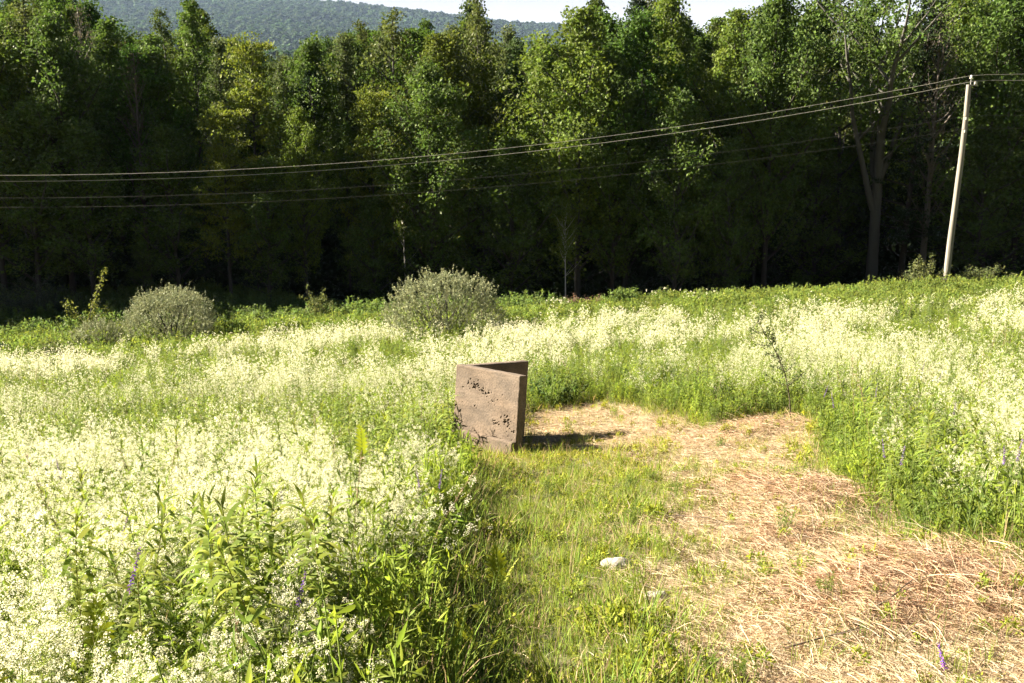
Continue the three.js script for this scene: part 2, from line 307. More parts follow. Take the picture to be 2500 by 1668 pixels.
{
  // short grass of the clearing, longer towards its edges
  const tufts = [grassTuft(1, 20, 0.07, 0.2, 0.005, 0.08, C.grass, 0.9, 0.08), grassTuft(2, 18, 0.08, 0.25, 0.0052, 0.09, C.grass, 1.4, 0.09), grassTuft(3, 20, 0.06, 0.17, 0.0045, 0.09, C.grassDeep, 0.8, 0.14), leafyClump(8, 0.12, 0.1, 9, 0.028, C.herb, 8, 0.4)];
  const short = scatter(41, 2.2, 21, (D) => lerp(260, 90, smooth(5, 18, D)), (x, D, r) => {
    const pd = pathDist(x, D); if (pd < -0.25) return null;
    const dry = dryness(x, D), want = lerp(0.95, 0.10 + 0.5 * smooth(0.05, 0.3, fbm(x * 1.7 + 4, D * 1.2, 7.1)), clamp(dry * 1.1, 0, 1)) * lerp(1, 0.45, smooth(13, 17, D) * smooth(0, 0.6, pd));
    if (r() > want) return null;
    const lush = smooth(0.7, 0, pd) * 0.7 + 0.35 * smooth(-0.1, 0.3, fbm(x * 1.1, D * 1.1, 5.2)), k = 0.85 + 0.35 * r(), yel = smooth(9, 14, D) * 0.25 + 0.12 * r();
    return [(0.45 + 0.5 * r() + lush) * (0.75 + 0.6 * smooth(-0.25, 0.3, fbm(x * 2.3, D * 2.3, 6.6))), [k * (1 + yel), k * (1 + yel * 0.35), k]];
  }, 1);
  strew('grass', 'short green grass covering the trodden clearing', 'grass', tufts, M.blade, short, { seed: 4, tilt: 0.45, sink: 0.01 });
  // long grass along the edges and under the flowers
  const longs = [grassTuft(5, 22, 0.25, 0.6, 0.006, 0.1, C.grass, 1.1, 0.08), grassTuft(6, 20, 0.3, 0.7, 0.0055, 0.12, C.grassDeep, 0.9, 0.1), grassTuft(7, 18, 0.2, 0.5, 0.007, 0.1, C.herb, 1.5, 0.05)];
  const tall = scatter(42, 1.6, 46, (D) => lerp(60, 9, smooth(4, 26, D)), (x, D, r) => {
    const pd = D < 24 && Math.abs(x) < 9 ? pathDist(x, D) : -3; if (pd > 0.28 * r() - 0.02) return r() < (dryness(x, D) < 0.6 ? 0.04 : 0.012) + (x > 1 ? 0.3 * smooth(0.75, 0.1, pd) : 0) ? [0.35 + 0.35 * r()] : null;
    if (D > crestEdge(x) + 2) return null;
    const k = 0.8 + 0.4 * r(); return [(0.6 + 0.5 * r()) * lerp(0.75, 1.0, smooth(0, -0.9, pd)), [k, k, k]];
  }, 2);
  strew('long_grass', 'long green grass growing between the meadow flowers', 'grass', longs, M.blade, tall, { seed: 5, tilt: 0.2 });
  // straw mat
  const straws = [strawTuft(1, 70, 0.11, 0.13, 0.03, [C.straw, C.straw, C.strawGrey]), strawTuft(2, 66, 0.16, 0.15, 0.04, [C.straw, C.strawRed, C.strawGrey]), strawTuft(3, 74, 0.09, 0.13, 0.025, [C.straw, C.strawGrey, [0.45, 0.385, 0.27]])];
  const mat = scatter(43, 2.2, 21, (D) => lerp(120, 55, smooth(5, 16, D)), (x, D, r) => {
    const pd = pathDist(x, D); if (pd < -0.12) return null;
    const dry = dryness(x, D); if (r() > lerp(0.07, 1.1, clamp(dry, 0, 1))) return null;
    let heap = 0; for (const [hx, hd, hr] of HEAPS) heap += Math.exp(-((x - hx) ** 2 + (D - hd) ** 2) / (hr * hr) * 1.4);
    const k = 0.82 + 0.36 * r(), red = clamp(heap, 0, 1) * 0.14; return [0.75 + 0.5 * r() + 0.35 * Math.min(1, heap), [k * (1 + red * 0.2), k * (1 - red), k * (1 - red * 1.2)]];
  }, 1);
  strew('straw', 'dry tan straw matted on the trodden path', 'straw', straws, M.straw, mat, { seed: 6, tilt: 0.14, sink: 0 });
  const loose = [strawTuft(11, 34, 0.24, 0.12, 0.12, [C.straw, C.strawRed]), strawTuft(12, 30, 0.3, 0.16, 0.1, [C.strawRed, C.strawGrey])], hay = [];
  { const r = RNG(71); for (const [hx, hd, hr, hh] of HEAPS) for (let k = 0; k < hr * hr * 110; k++) { const a = r() * 6.283, s = Math.sqrt(r()) * hr * 1.1; hay.push([hx + Math.cos(a) * s, hd + Math.sin(a) * s, 0.7 + 0.6 * r()]); } }
  strew('hay', 'loose reddish hay heaped along the right side of the path', 'hay', loose, M.straw, hay, { seed: 8, tilt: 0.35, sink: 0 });

  // white bedstraw, finer near the lens
  const pair = [M.herb, M.petal];
  const nearB = [1, 2, 3].map((s) => bedstraw(s, 7, 0.84, 0.0054, 20, 10, 0.045)), midB = [4, 5].map((s) => bedstraw(s, 7, 0.82, 0.0095, 5, 9, 0.07)), farB = [6, 7].map((s) => bedstraw(s, 7, 0.8, 0.02, 3, 7, 0.14));
  const bloom = (dens, margin) => (x, D, r) => {
    const pd = D < 24 && Math.abs(x) < 9 ? pathDist(x, D) : -3; if (pd > (x < 0 ? -0.03 - 0.14 * r() : -0.12 - 0.2 * r())) return null;
    if (D > flowerEdge(x) + 3.4 * (r() - 0.5) + 2.5 * noise(x * 0.5, D * 0.3, 8)) return null;
    const p = patch(x, D), c = clump(x, D), right = smooth(2, 3.5, x) * smooth(6.5, 4, x) * smooth(16, 10, D) * 0.28;
    if (r() > clamp(0.33 + p * 2.2 - c * 0.62 - right, 0.05, 1)) return null;
    return [(0.72 + 0.42 * r()) * lerp(0.8, 1, smooth(-0.2, -0.9, pd))];
  };
  strew('bedstraw_near', 'frothy white bedstraw blossom in the foreground meadow', 'wildflowers', nearB, pair, scatter(44, 1.5, 11, () => 22, bloom()), { seed: 10, tilt: 0.22 });
  strew('bedstraw_middle', 'frothy white bedstraw blossom round the concrete wall', 'wildflowers', midB, pair, scatter(45, 11, 22, () => 15, bloom()), { seed: 11, tilt: 0.2 });
  strew('bedstraw_far', 'pale bedstraw blossom in the far half of the meadow', 'wildflowers', farB, pair, scatter(46, 22, 38, () => 10, bloom()), { seed: 12, tilt: 0.18 });

  // goldenrod among it
  const gold = [1, 2, 3, 4].map((s) => mergeGeometries(goldenrodParts(s, 0.9, 56, 0.125, s % 2 ? C.herb : C.herbDeep)));
  strew('goldenrod_growth', 'green leafy goldenrod growing thickly through the meadow', 'goldenrod', gold, M.herb, scatter(47, 3.2, 38, (D) => lerp(18, 7, smooth(6, 24, D)), (x, D, r) => {
    const pd = D < 24 && Math.abs(x) < 9 ? pathDist(x, D) : -3; if (pd > -0.15 - 0.15 * r() || D > flowerEdge(x) + 1 || (x > -0.95 && x < 0 && D < 5)) return null;
    const right = smooth(2, 5, x) * smooth(26, 12, D) * 0.35;
    if (r() > clamp(0.5 - patch(x, D) * 1.8 + clump(x, D) * 0.8 + right, 0.03, 1)) return null;
    const k = 0.85 + 0.35 * r(); return [0.7 + 0.42 * r(), [k, k, k]];
  }), { seed: 13, tilt: 0.12 });
  // low leafy shoots everywhere under the blossom
  const low = [1, 2, 3].map((s) => leafyClump(s, 0.5, 0.2, 22, 0.06, s === 1 ? C.herbDeep : C.herb, 13, 0.2));
  strew('herb_layer', 'low green leaves filling the meadow below the blossom', 'plants', low, M.herb, scatter(48, 2.0, 36, (D) => lerp(26, 8, smooth(5, 22, D)), (x, D, r) => {
    const pd = D < 24 && Math.abs(x) < 9 ? pathDist(x, D) : -3; if (pd > 0.12) return r() < 0.03 ? [0.35 + 0.2 * r()] : null;
    if (D > flowerEdge(x) + 2) return null; const k = 0.8 + 0.45 * r(); return [0.7 + 0.7 * r(), [k, k, k]];
  }), { seed: 14, tilt: 0.2 });
  // yellow-green cover on the crest behind the flowers
  const cover = [1, 2, 3].map((s) => leafyClump(20 + s, 0.62, 0.42, 46, 0.075, [0.165, 0.22, 0.035], 13));
  strew('ground_cover', 'yellow-green leafy cover along the crest of the meadow', 'plants', cover, M.herb, scatter(49, 29, 48, () => 5.5, (x, D, r) => {
    if (D < flowerEdge(x) - 3 + 4 * r() || D > crestEdge(x) + 1.5) return null; const n = fbm(x * 0.35, D * 0.5, 3.9), k = 0.85 + 0.35 * r() + 0.3 * n; return [0.7 + 0.55 * r() + 0.5 * n, [k * (0.92 + 0.16 * r()), k, k]];
  }, 3), { seed: 15 });
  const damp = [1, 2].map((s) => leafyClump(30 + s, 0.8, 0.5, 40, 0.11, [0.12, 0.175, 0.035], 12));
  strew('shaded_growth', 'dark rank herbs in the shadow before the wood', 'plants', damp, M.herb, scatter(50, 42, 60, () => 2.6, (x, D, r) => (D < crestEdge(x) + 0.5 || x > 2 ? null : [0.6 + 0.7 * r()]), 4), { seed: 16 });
  const fronds = [1, 2, 3].map((s) => mergeGeometries([0, 1, 2].map((k) => fernFrond(s * 10 + k, 0.14 + 0.03 * k, 0.42 + 0.06 * s).rotateY(k * 2.1 + s))));
  strew('fern_growth', 'scattered lime-green fern fronds deep in the meadow blossom', 'ferns', fronds, M.herb, scatter(52, 3.4, 9, () => 0.7, (x, D, r) => { const pd = Math.abs(x) < 9 ? pathDist(x, D) : -3; return pd > -0.2 || r() > (x < 0 ? 0.6 : 0) ? null : [0.8 + 0.5 * r()]; }), { seed: 18, tilt: 0.2 });
  const stalks = [1, 2, 3].map((s) => dryStalk(s, 1.05));
  strew('dry_stalks', 'thin brown grass stalks standing above the blossom', 'grass', stalks, M.stem, scatter(51, 3.2, 36, (D) => lerp(2.2, 1.0, smooth(6, 24, D)), (x, D, r) => { const pd = D < 24 && Math.abs(x) < 9 ? pathDist(x, D) : -3; return pd > -0.1 || D > flowerEdge(x) || r() > 0.5 ? null : [0.75 + 0.4 * r()]; }), { seed: 17, tilt: 0.2 });
}
// ---------------------------------------------------------------- trees
const BARK = { grey: [0.045, 0.042, 0.038], brown: [0.036, 0.03, 0.025], pale: [0.30, 0.29, 0.26] };
function limb(r, o, d, len, up, n = 5) {                               // a bending limb as points
  const pts = [o.clone()], dir = d.clone(), p = o.clone();
  for (let k = 0; k < n; k++) { dir.y += up / n; dir.x += (r() - 0.5) * 0.35; dir.z += (r() - 0.5) * 0.35; dir.normalize(); p.addScaledVector(dir, len / n); pts.push(p.clone()); }
  return pts;
}
function leafCloud(b, r, o, R, n, size, col, flat = 0.7, out = null) {
  for (let k = 0; k < n; k++) {
    const d = randDir(r), q = R * Math.pow(r(), 0.45), c = tint(r, col, 0.3, 0.09);
    const pos = V(o.x + d.x * q, o.y + d.y * q * flat, o.z + d.z * q);
    const dir = randDir(r, -0.35), nn = randDir(r, 0.9); nn.addScaledVector(dir, -nn.dot(dir)).normalize();
    const s = size * (0.6 + 0.8 * r());
    b.leaf(pos, dir, nn, s, s * 0.72, c);
  }
}
// H height, base = where the crown starts, R crown radius, prof(t) its outline, up = how steeply limbs climb
function makeTree(seed, { H = 17, base = 0.2, R = 2.8, prof = (t) => Math.sin(Math.PI * Math.pow(t, 0.8)) * 0.9 + 0.12, limbs = 34, leaf = [0.05, 0.085, 0.02], size = 0.165, per = 64, cr = 0.62, up = 0.5, rise = 0.75, bark = BARK.grey, forks = 0, r0 = 0.011, dead = 3, wob = 0.5, step = 0.62, flat = 0.7 }) {
  const r = RNG(seed), wood = new Build(), crown = new Build(), n = 12, spine = [];
  const wx = (r() - 0.5) * wob, wz = (r() - 0.5) * wob, ph = r() * 6;
  const at = (t) => V(wx * Math.sin(t * 3 + ph) * H * 0.06 - wx * Math.sin(ph) * H * 0.06, t * H, wz * Math.sin(t * 2.6 + ph) * H * 0.06 - wz * Math.sin(ph) * H * 0.06);
  for (let k = 0; k <= n; k++) spine.push(at(k / n * (forks ? 0.62 : 0.985)));
  spine[0].y -= 0.5;
  wood.tube(spine, H * r0, H * (forks ? r0 * 0.55 : 0.0012), 9, bark, 0.15);
  const spray = (pts, from, rad, cnt) => { const L = pts.length - 1; for (let s = from; s <= 1.001; s += step / Math.max(1.2, cnt)) { const q = Math.min(L - 0.001, s * L), i = Math.floor(q), p = pts[i].clone().lerp(pts[i + 1], q - i); p.x += (r() - 0.5) * 0.5; p.y += (r() - 0.4) * 0.5; p.z += (r() - 0.5) * 0.5; leafCloud(crown, r, p, rad * (0.65 + 0.6 * r()), Math.round(per * (0.6 + 0.8 * r())), size, tint(r, leaf, 0.16, 0.06), flat); } };
  const arms = [];
  if (forks) for (let f = 0; f < forks; f++) { const a = f / forks * 6.283 + r(), o = at(0.3 + 0.1 * f / forks * (f % 2) + 0.05 * f), pts = limb(r, o, V(Math.cos(a) * 0.5, 1, Math.sin(a) * 0.5).normalize(), H * (0.6 - 0.05 * f), 0.35, 8); wood.tube(pts, H * r0 * 0.55, 0.02, 7, bark); arms.push(pts); }
  for (let k = 0; k < limbs; k++) {
    const t = (k + r()) / limbs, h = base + (0.97 - base) * t, a = k * 2.39996 + r() * 0.9, len = R * prof(t) * (0.7 + 0.6 * r());
    let o = at(h);
    if (arms.length && r() < 0.8) { const pts = arms[Math.floor(r() * arms.length)]; o = pts[Math.min(pts.length - 1, 2 + Math.floor(r() * (pts.length - 2)))]; }
    const pts = limb(r, o, V(Math.cos(a), rise * (0.6 + 0.8 * r()), Math.sin(a)).normalize(), len * 1.15, up, 5);
    wood.tube(pts, 0.012 + 0.018 * len, 0.006, 4, bark);
    spray(pts, 0.35, cr * (0.8 + 0.25 * len / R), len);
    for (let j = 0; j < 2; j++) { const q = 1 + Math.floor(r() * 3), sub = limb(r, pts[q], V(r() - 0.5, 0.5 + 0.3 * r(), r() - 0.5).normalize(), len * 0.5, up, 4); wood.tube(sub, 0.012, 0.004, 3, bark); spray(sub, 0.5, cr * 0.9, len * 0.5); }
  }
  if (!forks) spray([at(0.88), at(0.95), at(1)], 0.1, cr * 0.7, 2);
  for (let k = 0; k < dead; k++) { const o = at(base * (0.45 + 0.6 * r())), a = r() * 6.28; wood.tube(limb(r, o, V(Math.cos(a), 0.2 + 0.5 * r(), Math.sin(a)).normalize(), 0.8 + 2 * r(), 0.2, 5), 0.028, 0.005, 4, bark); }
  return { wood: wood.geo(), crown: crown.geo(), H };
}
const round = (t) => Math.sin(Math.PI * Math.pow(clamp(t * 0.93 + 0.07, 0, 1), 0.62)) * 1.0 + 0.08, narrow = (t) => 0.55 * Math.sin(Math.PI * Math.pow(t * 0.92 + 0.08, 0.9)) + 0.32 * (1 - t) + 0.12, cone = (t) => 1.05 - 0.95 * t;
const G = { mid: [0.075, 0.125, 0.02], yellow: [0.11, 0.16, 0.02], dark: [0.028, 0.052, 0.018], olive: [0.092, 0.118, 0.026], grey: [0.085, 0.115, 0.035] };
const KINDS = {
  ash: makeTree(11, { H: 17, R: 2.7, prof: narrow, leaf: G.mid, limbs: 38 }),
  poplar: makeTree(12, { H: 17, R: 2.3, prof: narrow, leaf: G.grey, limbs: 40, up: 0.8, rise: 1.0, size: 0.145, per: 54 }),
  maple: makeTree(13, { H: 16, R: 4.1, prof: round, leaf: G.yellow, limbs: 46, base: 0.16, per: 74, cr: 0.75 }),
  oak: makeTree(14, { H: 16, R: 3.9, prof: round, leaf: G.mid, limbs: 44, base: 0.18, per: 74, cr: 0.78, bark: BARK.brown }),
  walnut: makeTree(15, { H: 14, R: 3.0, prof: (t) => 0.9 - 0.5 * t + 0.1, leaf: [0.135, 0.17, 0.02], limbs: 36, up: -0.15, rise: 0.5, flat: 0.32, cr: 0.8, size: 0.17, per: 60, base: 0.2 }),
  open: makeTree(16, { H: 17, R: 3.2, prof: round, leaf: G.olive, limbs: 22, per: 42, base: 0.4, cr: 0.6, wob: 1.2, size: 0.15, dead: 9 }),
  forked: makeTree(17, { H: 18, R: 3.6, prof: round, leaf: G.mid, limbs: 40, base: 0.42, forks: 4, r0: 0.0185, per: 34, bark: [0.07, 0.067, 0.061], dead: 3 }),
  pine: makeTree(18, { H: 18, R: 2.8, prof: cone, leaf: G.dark, limbs: 52, up: 0.1, rise: 0.2, size: 0.16, per: 40, cr: 0.55, base: 0.2, bark: BARK.brown, flat: 0.4 }),
  young: makeTree(19, { H: 9, R: 2.3, prof: round, leaf: G.mid, limbs: 30, base: 0.1, per: 70, cr: 0.55, size: 0.12, dead: 1 }),
  bare: makeTree(20, { H: 16, R: 2.4, prof: narrow, leaf: [0.075, 0.07, 0.04], limbs: 44, per: 5, base: 0.3, size: 0.13, bark: [0.085, 0.074, 0.064], up: 0.9, rise: 1.2, dead: 12 }),
  birch: makeTree(21, { H: 12, R: 2.0, prof: narrow, leaf: G.yellow, limbs: 24, base: 0.5, per: 30, bark: [0.42, 0.41, 0.38], wob: 2.0, r0: 0.009, dead: 2 }),
};
const rayX = (px, D) => (px - 1250) / 2430 * D / 1.015;
const topAt = (py, D) => EYE + D * Math.tan(Math.atan((834 - py) / 2430) - 12 * Math.PI / 180);
const skyline = curve([-400, 0, 250, 330, 430, 490, 540, 600, 660, 730, 790, 860, 930, 1000, 1060, 1110, 1150, 1230, 1262, 1320, 1380, 1450, 1550, 1640, 1720, 1770, 1830, 2500, 3000], [-60, -30, 0, 90, 60, 0, 75, 95, 130, 120, 95, 70, 25, 30, 70, 60, 0, 10, 88, 95, 25, -10, -20, -10, 60, 30, -40, -80, -80]);
function plantTree(kind, px, py, D, label, { wide = 1, turn = 0, name = 'forest_tree', cat = 'tree', group } = {}) {
  const K = KINDS[kind], x = rayX(px, D), y = height(x, -D), s = (topAt(py, D) - y) / K.H, root = new THREE.Group();
  part(root, 'trunk', K.wood, M.bark); part(root, 'crown', K.crown, M.leaf);
  root.position.set(x, y, -D); root.rotation.y = turn; root.scale.set(s * wide, s, s * wide);
  return top(root, name, label, cat, group);
}
const FOREST = [
  ['maple', -20, 10, 55, 'olive-green tree at the left edge of the photo, its top sunlit', 1], ['open', 75, -20, 58, 'loose-crowned tree, second from the left edge, touching the frame top'], ['oak', 150, 30, 54, 'rounded olive tree left of the bare grey treetops'], ['bare', 225, 5, 60, 'bare grey-twigged tree at upper left, below the hill skyline', 0.9],
  ['ash', 285, 50, 58, 'dark tree just left of where the hill comes into view'], ['bare', 345, 120, 55, 'thin twiggy tree under the left end of the hill'], ['ash', 395, 85, 57, 'medium green tree between the bare tree and the tall pointed tree', 1.1],
  ['ash', 490, 0, 58, 'tall pointed light green tree standing out against the hill', 0.9], ['poplar', 548, 90, 61, 'slim tree to the right of the tall pointed tree'], ['walnut', 618, 90, 55, 'bright yellow-green tree with layered sprays below the hill', 0.85], ['walnut', 545, 262, 52, 'lower yellow-green tree with layered sprays, left of the brightest one', 0.9],
  ['poplar', 700, 150, 63, 'lowest treetop in the gap below the pale valley trees'], ['oak', 770, 92, 61, 'greyish rounded treetop at the right end of the valley gap', 0.9], ['maple', 735, 262, 53, 'low broad sunlit tree in front of the gap trees', 0.8],
  ['poplar', 850, 80, 62, 'upright tree left of the open-crowned tree with a visible trunk'], ['open', 960, 22, 60, 'tall open-crowned tree with a dark curved trunk against the hill', 1.1], ['walnut', 905, 215, 54, 'narrow pale green tree in front of the open-crowned tree', 0.6], ['oak', 1050, 150, 53, 'broad sunlit tree with glinting leaves above the central shrub', 1.05],
  ['poplar', 1110, 60, 60, 'slim tree left of the highest sparse treetop'], ['open', 1178, -8, 62, 'highest sparse treetop standing against the white sky left of centre', 0.8], ['poplar', 1240, 60, 63, 'small treetop at the end of the hill beside the sky gap', 0.8],
  ['ash', 1318, 100, 57, 'low tree right of the first sky gap'], ['maple', 1415, 15, 54, 'largest rounded yellow-green tree at the top centre', 1.05], ['pine', 1545, -25, 64, 'dark conifer behind the rounded yellow-green tree'],
  ['oak', 1500, 140, 53, 'tree with a pale lit bough right of the rounded yellow-green tree', 0.8], ['maple', 1620, -10, 59, 'tall light green tree left of the right-hand sky gap', 0.9], ['young', 1655, 210, 51, 'young tree with a lone bright bough above the wires'], ['ash', 1700, 90, 60, 'treetop under the right-hand sky gap'],
  ['maple', 1790, 20, 56, 'full light green tree right of the right-hand sky gap', 0.85], ['oak', 1880, -30, 54, 'tall full-crowned tree left of the forked tree', 0.85], ['ash', 1975, -40, 60, 'slim tree behind the forked tree on its left'], ['forked', 2150, -110, 55, 'big forked tree with a thick grey trunk near the pole'],
  ['open', 2060, -40, 62, 'sparse tree showing through left of the forked limbs'], ['bare', 2270, 20, 54, 'bare branching tree between the forked tree and the pole', 1.2], ['maple', 2330, -60, 61, 'dense tree directly behind the pole top'], ['oak', 2420, -80, 57, 'dark dense tree right of the pole'], ['poplar', 2500, -80, 60, 'tree cut by the right edge of the photo'],
  ['young', 330, 575, 53, 'small dark green tree in the shade left of the grey-green shrubs', 1.15], ['birch', 1385, 480, 51.5, 'slender white-barked birch with a curved trunk in the dark wood', 0.7], ['birch', 985, 400, 56, 'leaning pale-barked birch in the shade behind the central shrub', 0.7],
  ['ash', 845, 300, 55, 'straight dark-trunked tree in the shade right of the small yellowish shrub', 0.7], ['young', 60, 250, 52, 'shaded lower tree in the left corner of the wood', 1.3], ['young', 200, 290, 52, 'shaded lower tree under the bare grey treetops', 1.3], ['young', 420, 300, 53, 'shaded lower tree left of the layered yellow-green trees', 1.2],
  ['young', 640, 380, 52, 'dim leafy tree below the layered yellow-green trees', 1.3], ['young', 900, 470, 53, 'dim drooping tree above the left wire', 1.2], ['young', 1240, 330, 53, 'half-lit tree over the central shrub to the right', 1.3], ['young', 1780, 330, 52, 'tree with a small bright bough touching the wires', 0.9], ['young', 2010, 330, 58, 'dim tree left of the forked trunk', 1.2], ['young', 2400, 300, 55, 'dim leafy tree right of the pole under the wires', 1.4],
];
{
  const r = RNG(77);
  for (const [kind, px, py, D, label, wide] of FOREST) plantTree(kind, px, py, D, label, { wide: wide ?? 1, turn: r() * 6.28, group: 'trees along the front of the wood' });
  // the wood behind, and its continuation to either side, reads as one mass
  const names = ['ash', 'poplar', 'maple', 'oak', 'pine', 'open'], lists = names.map(() => []);
  for (let D = 57; D < 150; D += 4.2 + Math.max(0, D - 85) * 0.05) for (let x = -100; x < 85; x += 4.4) {
    const px = x + (r() - 0.5) * 3.6, pd = D + (r() - 0.5) * 3.6, ax = px / pd * 2430 * 1.015 + 1250;
    const inView = ax > -40 && ax < 2540;
    if (inView && pd < 63 && r() < 0.5) continue;
    const sk = skyline(ax) + (inView ? 12 + 50 * r() * r() : 0), ht = Math.min(topAt(sk, pd) - height(px, -pd), 17 + 4 * r()) * (inView ? 1 : 0.9 + 0.25 * r());
    const k = Math.floor(r() * names.length * 0.999);
    lists[k].push([px, pd, ht / KINDS[names[k]].H, [0.7 + 0.2 * r(), 0.75 + 0.2 * r(), 0.8]]);
  }
  for (let D = 50; D < 62; D += 3.4) for (let x = -90; x < -0.56 * D - 4.5; x += 3.6) { const k = Math.floor(r() * 4); lists[k].push([x + r() * 2.5, D + r() * 2.5, (15 + 5 * r()) / KINDS[names[k]].H]); }
  // pale trees of the valley floor, seen through the gap
  for (let k = 0; k < 150; k++) { const pd = 260 + 330 * r(), px = -pd * 0.62 + pd * 0.75 * r(), q = Math.floor(r() * 5); lists[q].push([px, pd, (11 + 7 * r()) / KINDS[names[q]].H]); }
  // unseen trees added on the slope behind the camera to block low sky light
  for (let k = 0; k < 260; k++) { const q = Math.floor(r() * 5); lists[q].push([-150 + 300 * r(), -38 - 110 * r(), (13 + 6 * r()) / KINDS[names[q]].H]); }
  const root = new THREE.Group();
  names.forEach((n, k) => { const g = mergeGeometries([KINDS[n].wood, KINDS[n].crown], true); strew('woodland', null, null, [g], [M.bark, M.farLeaf], lists[k], { tilt: 0.04, seed: 300 + k, vy: 0.05, sink: 0.1, parent: root }); });
  top(root, 'woodland', 'dense mass of trees filling the wood behind its front row', 'woodland', null, 'stuff');
}
// dark undergrowth on the floor of the wood
function makeBush(seed, { H = 1, W = 1, leaf = G.mid, size = 0.07, n = 34, per = 22, cr = 0.17, bark = BARK.brown, up = 0.2, wood: wr = 0.012, spread = 0.8, wild = 0.25 }) {
  const r = RNG(seed), wood = new Build(), crown = new Build();
  for (let k = 0; k < n; k++) {
    const a = k * 2.39996 + r(), s = Math.sqrt((k + 0.5) / n) * spread, d = V(Math.cos(a) * s * W, 1.05 - s * 0.75, Math.sin(a) * s * W), len = H * (0.85 + wild * 2 * (r() - 0.4)) * (0.75 + 0.45 * d.length() * 0.5);
    const pts = limb(r, V((r() - 0.5) * 0.12 * W, -0.05, (r() - 0.5) * 0.12 * W), d.normalize(), len * (1 + (W - 1) * s * 0.8), up, 6);
    wood.tube(pts, wr, wr * 0.25, 4, bark);
    for (let q = 2; q <= 6; q++) { const p = pts[q]; leafCloud(crown, r, p, cr * (0.7 + 0.7 * r()), Math.round(per * (q > 4 ? 0.8 : 1)), size, tint(r, leaf, 0.15, 0.08), 0.85); if (r() < 0.7) { const sub = limb(r, p, randDir(r, 0.7), len * 0.28, up, 3); wood.tube(sub, wr * 0.4, wr * 0.15, 3, bark); leafCloud(crown, r, sub[3], cr * 0.8, per, size, tint(r, leaf, 0.15, 0.08), 0.9); leafCloud(crown, r, sub[1], cr * 0.8, per * 0.6, size, tint(r, leaf, 0.15, 0.08), 0.9); } }
  }
  return { wood: wood.geo(), crown: crown.geo(), H };
}
{
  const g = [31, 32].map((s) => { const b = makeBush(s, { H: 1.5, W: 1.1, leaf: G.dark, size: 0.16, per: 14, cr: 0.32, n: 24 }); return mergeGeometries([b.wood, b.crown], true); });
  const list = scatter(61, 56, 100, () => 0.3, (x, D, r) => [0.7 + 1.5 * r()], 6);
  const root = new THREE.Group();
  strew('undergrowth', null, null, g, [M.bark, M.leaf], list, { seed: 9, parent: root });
  top(root, 'undergrowth', 'dark leafy undergrowth on the floor of the wood', 'undergrowth', null, 'stuff');
}
// crowns that cover the far hill
{
  const blob = (seed) => { const r = RNG(seed), b = new Build(); for (let k = 0; k < 150; k++) { const d = randDir(r, 0.35), q = 0.75 + 0.3 * r() + 0.15 * noise(d.x * 2, d.y * 2, d.z * 2 + seed), n = d.clone().add(randDir(r).multiplyScalar(0.6)).normalize(), t = randDir(r); t.addScaledVector(n, -t.dot(n)).normalize(); b.leaf(V(d.x * q * 0.5 - t.x * 0.14, d.y * q * 0.55 + 0.35 - t.y * 0.14, d.z * q * 0.5 - t.z * 0.14), t, n, 0.3, 0.26, tint(r, [0.042, 0.08, 0.03], 0.2, 0.1)); } return b.geo(); };
  const r = RNG(5), list = [];
  for (let D = 1100; D < 4700; D += 14 + (D - 1100) * 0.004) for (let x = -0.5 * D; x < 0.14 * D; x += 15 + (D - 1100) * 0.0035) { const s = 18 + 14 * r(), k = (0.62 + 0.7 * r()) * (1 + 0.9 * fbm(x * 0.002, D * 0.0016, 5.5, 3)); list.push([x + r() * 16, D + r() * 16, s, [k, k * (0.92 + 0.16 * r()), k]]); }
  const root = new THREE.Group();
  strew('hill_forest', null, null, [blob(1), blob(2), blob(3)], M.farLeaf, list, { seed: 21, tilt: 0.1, sink: 0.12, vy: 0.2, parent: root });
  top(root, 'hill_forest', 'hazy green forest covering the far hill', 'forest', null, 'stuff');
}
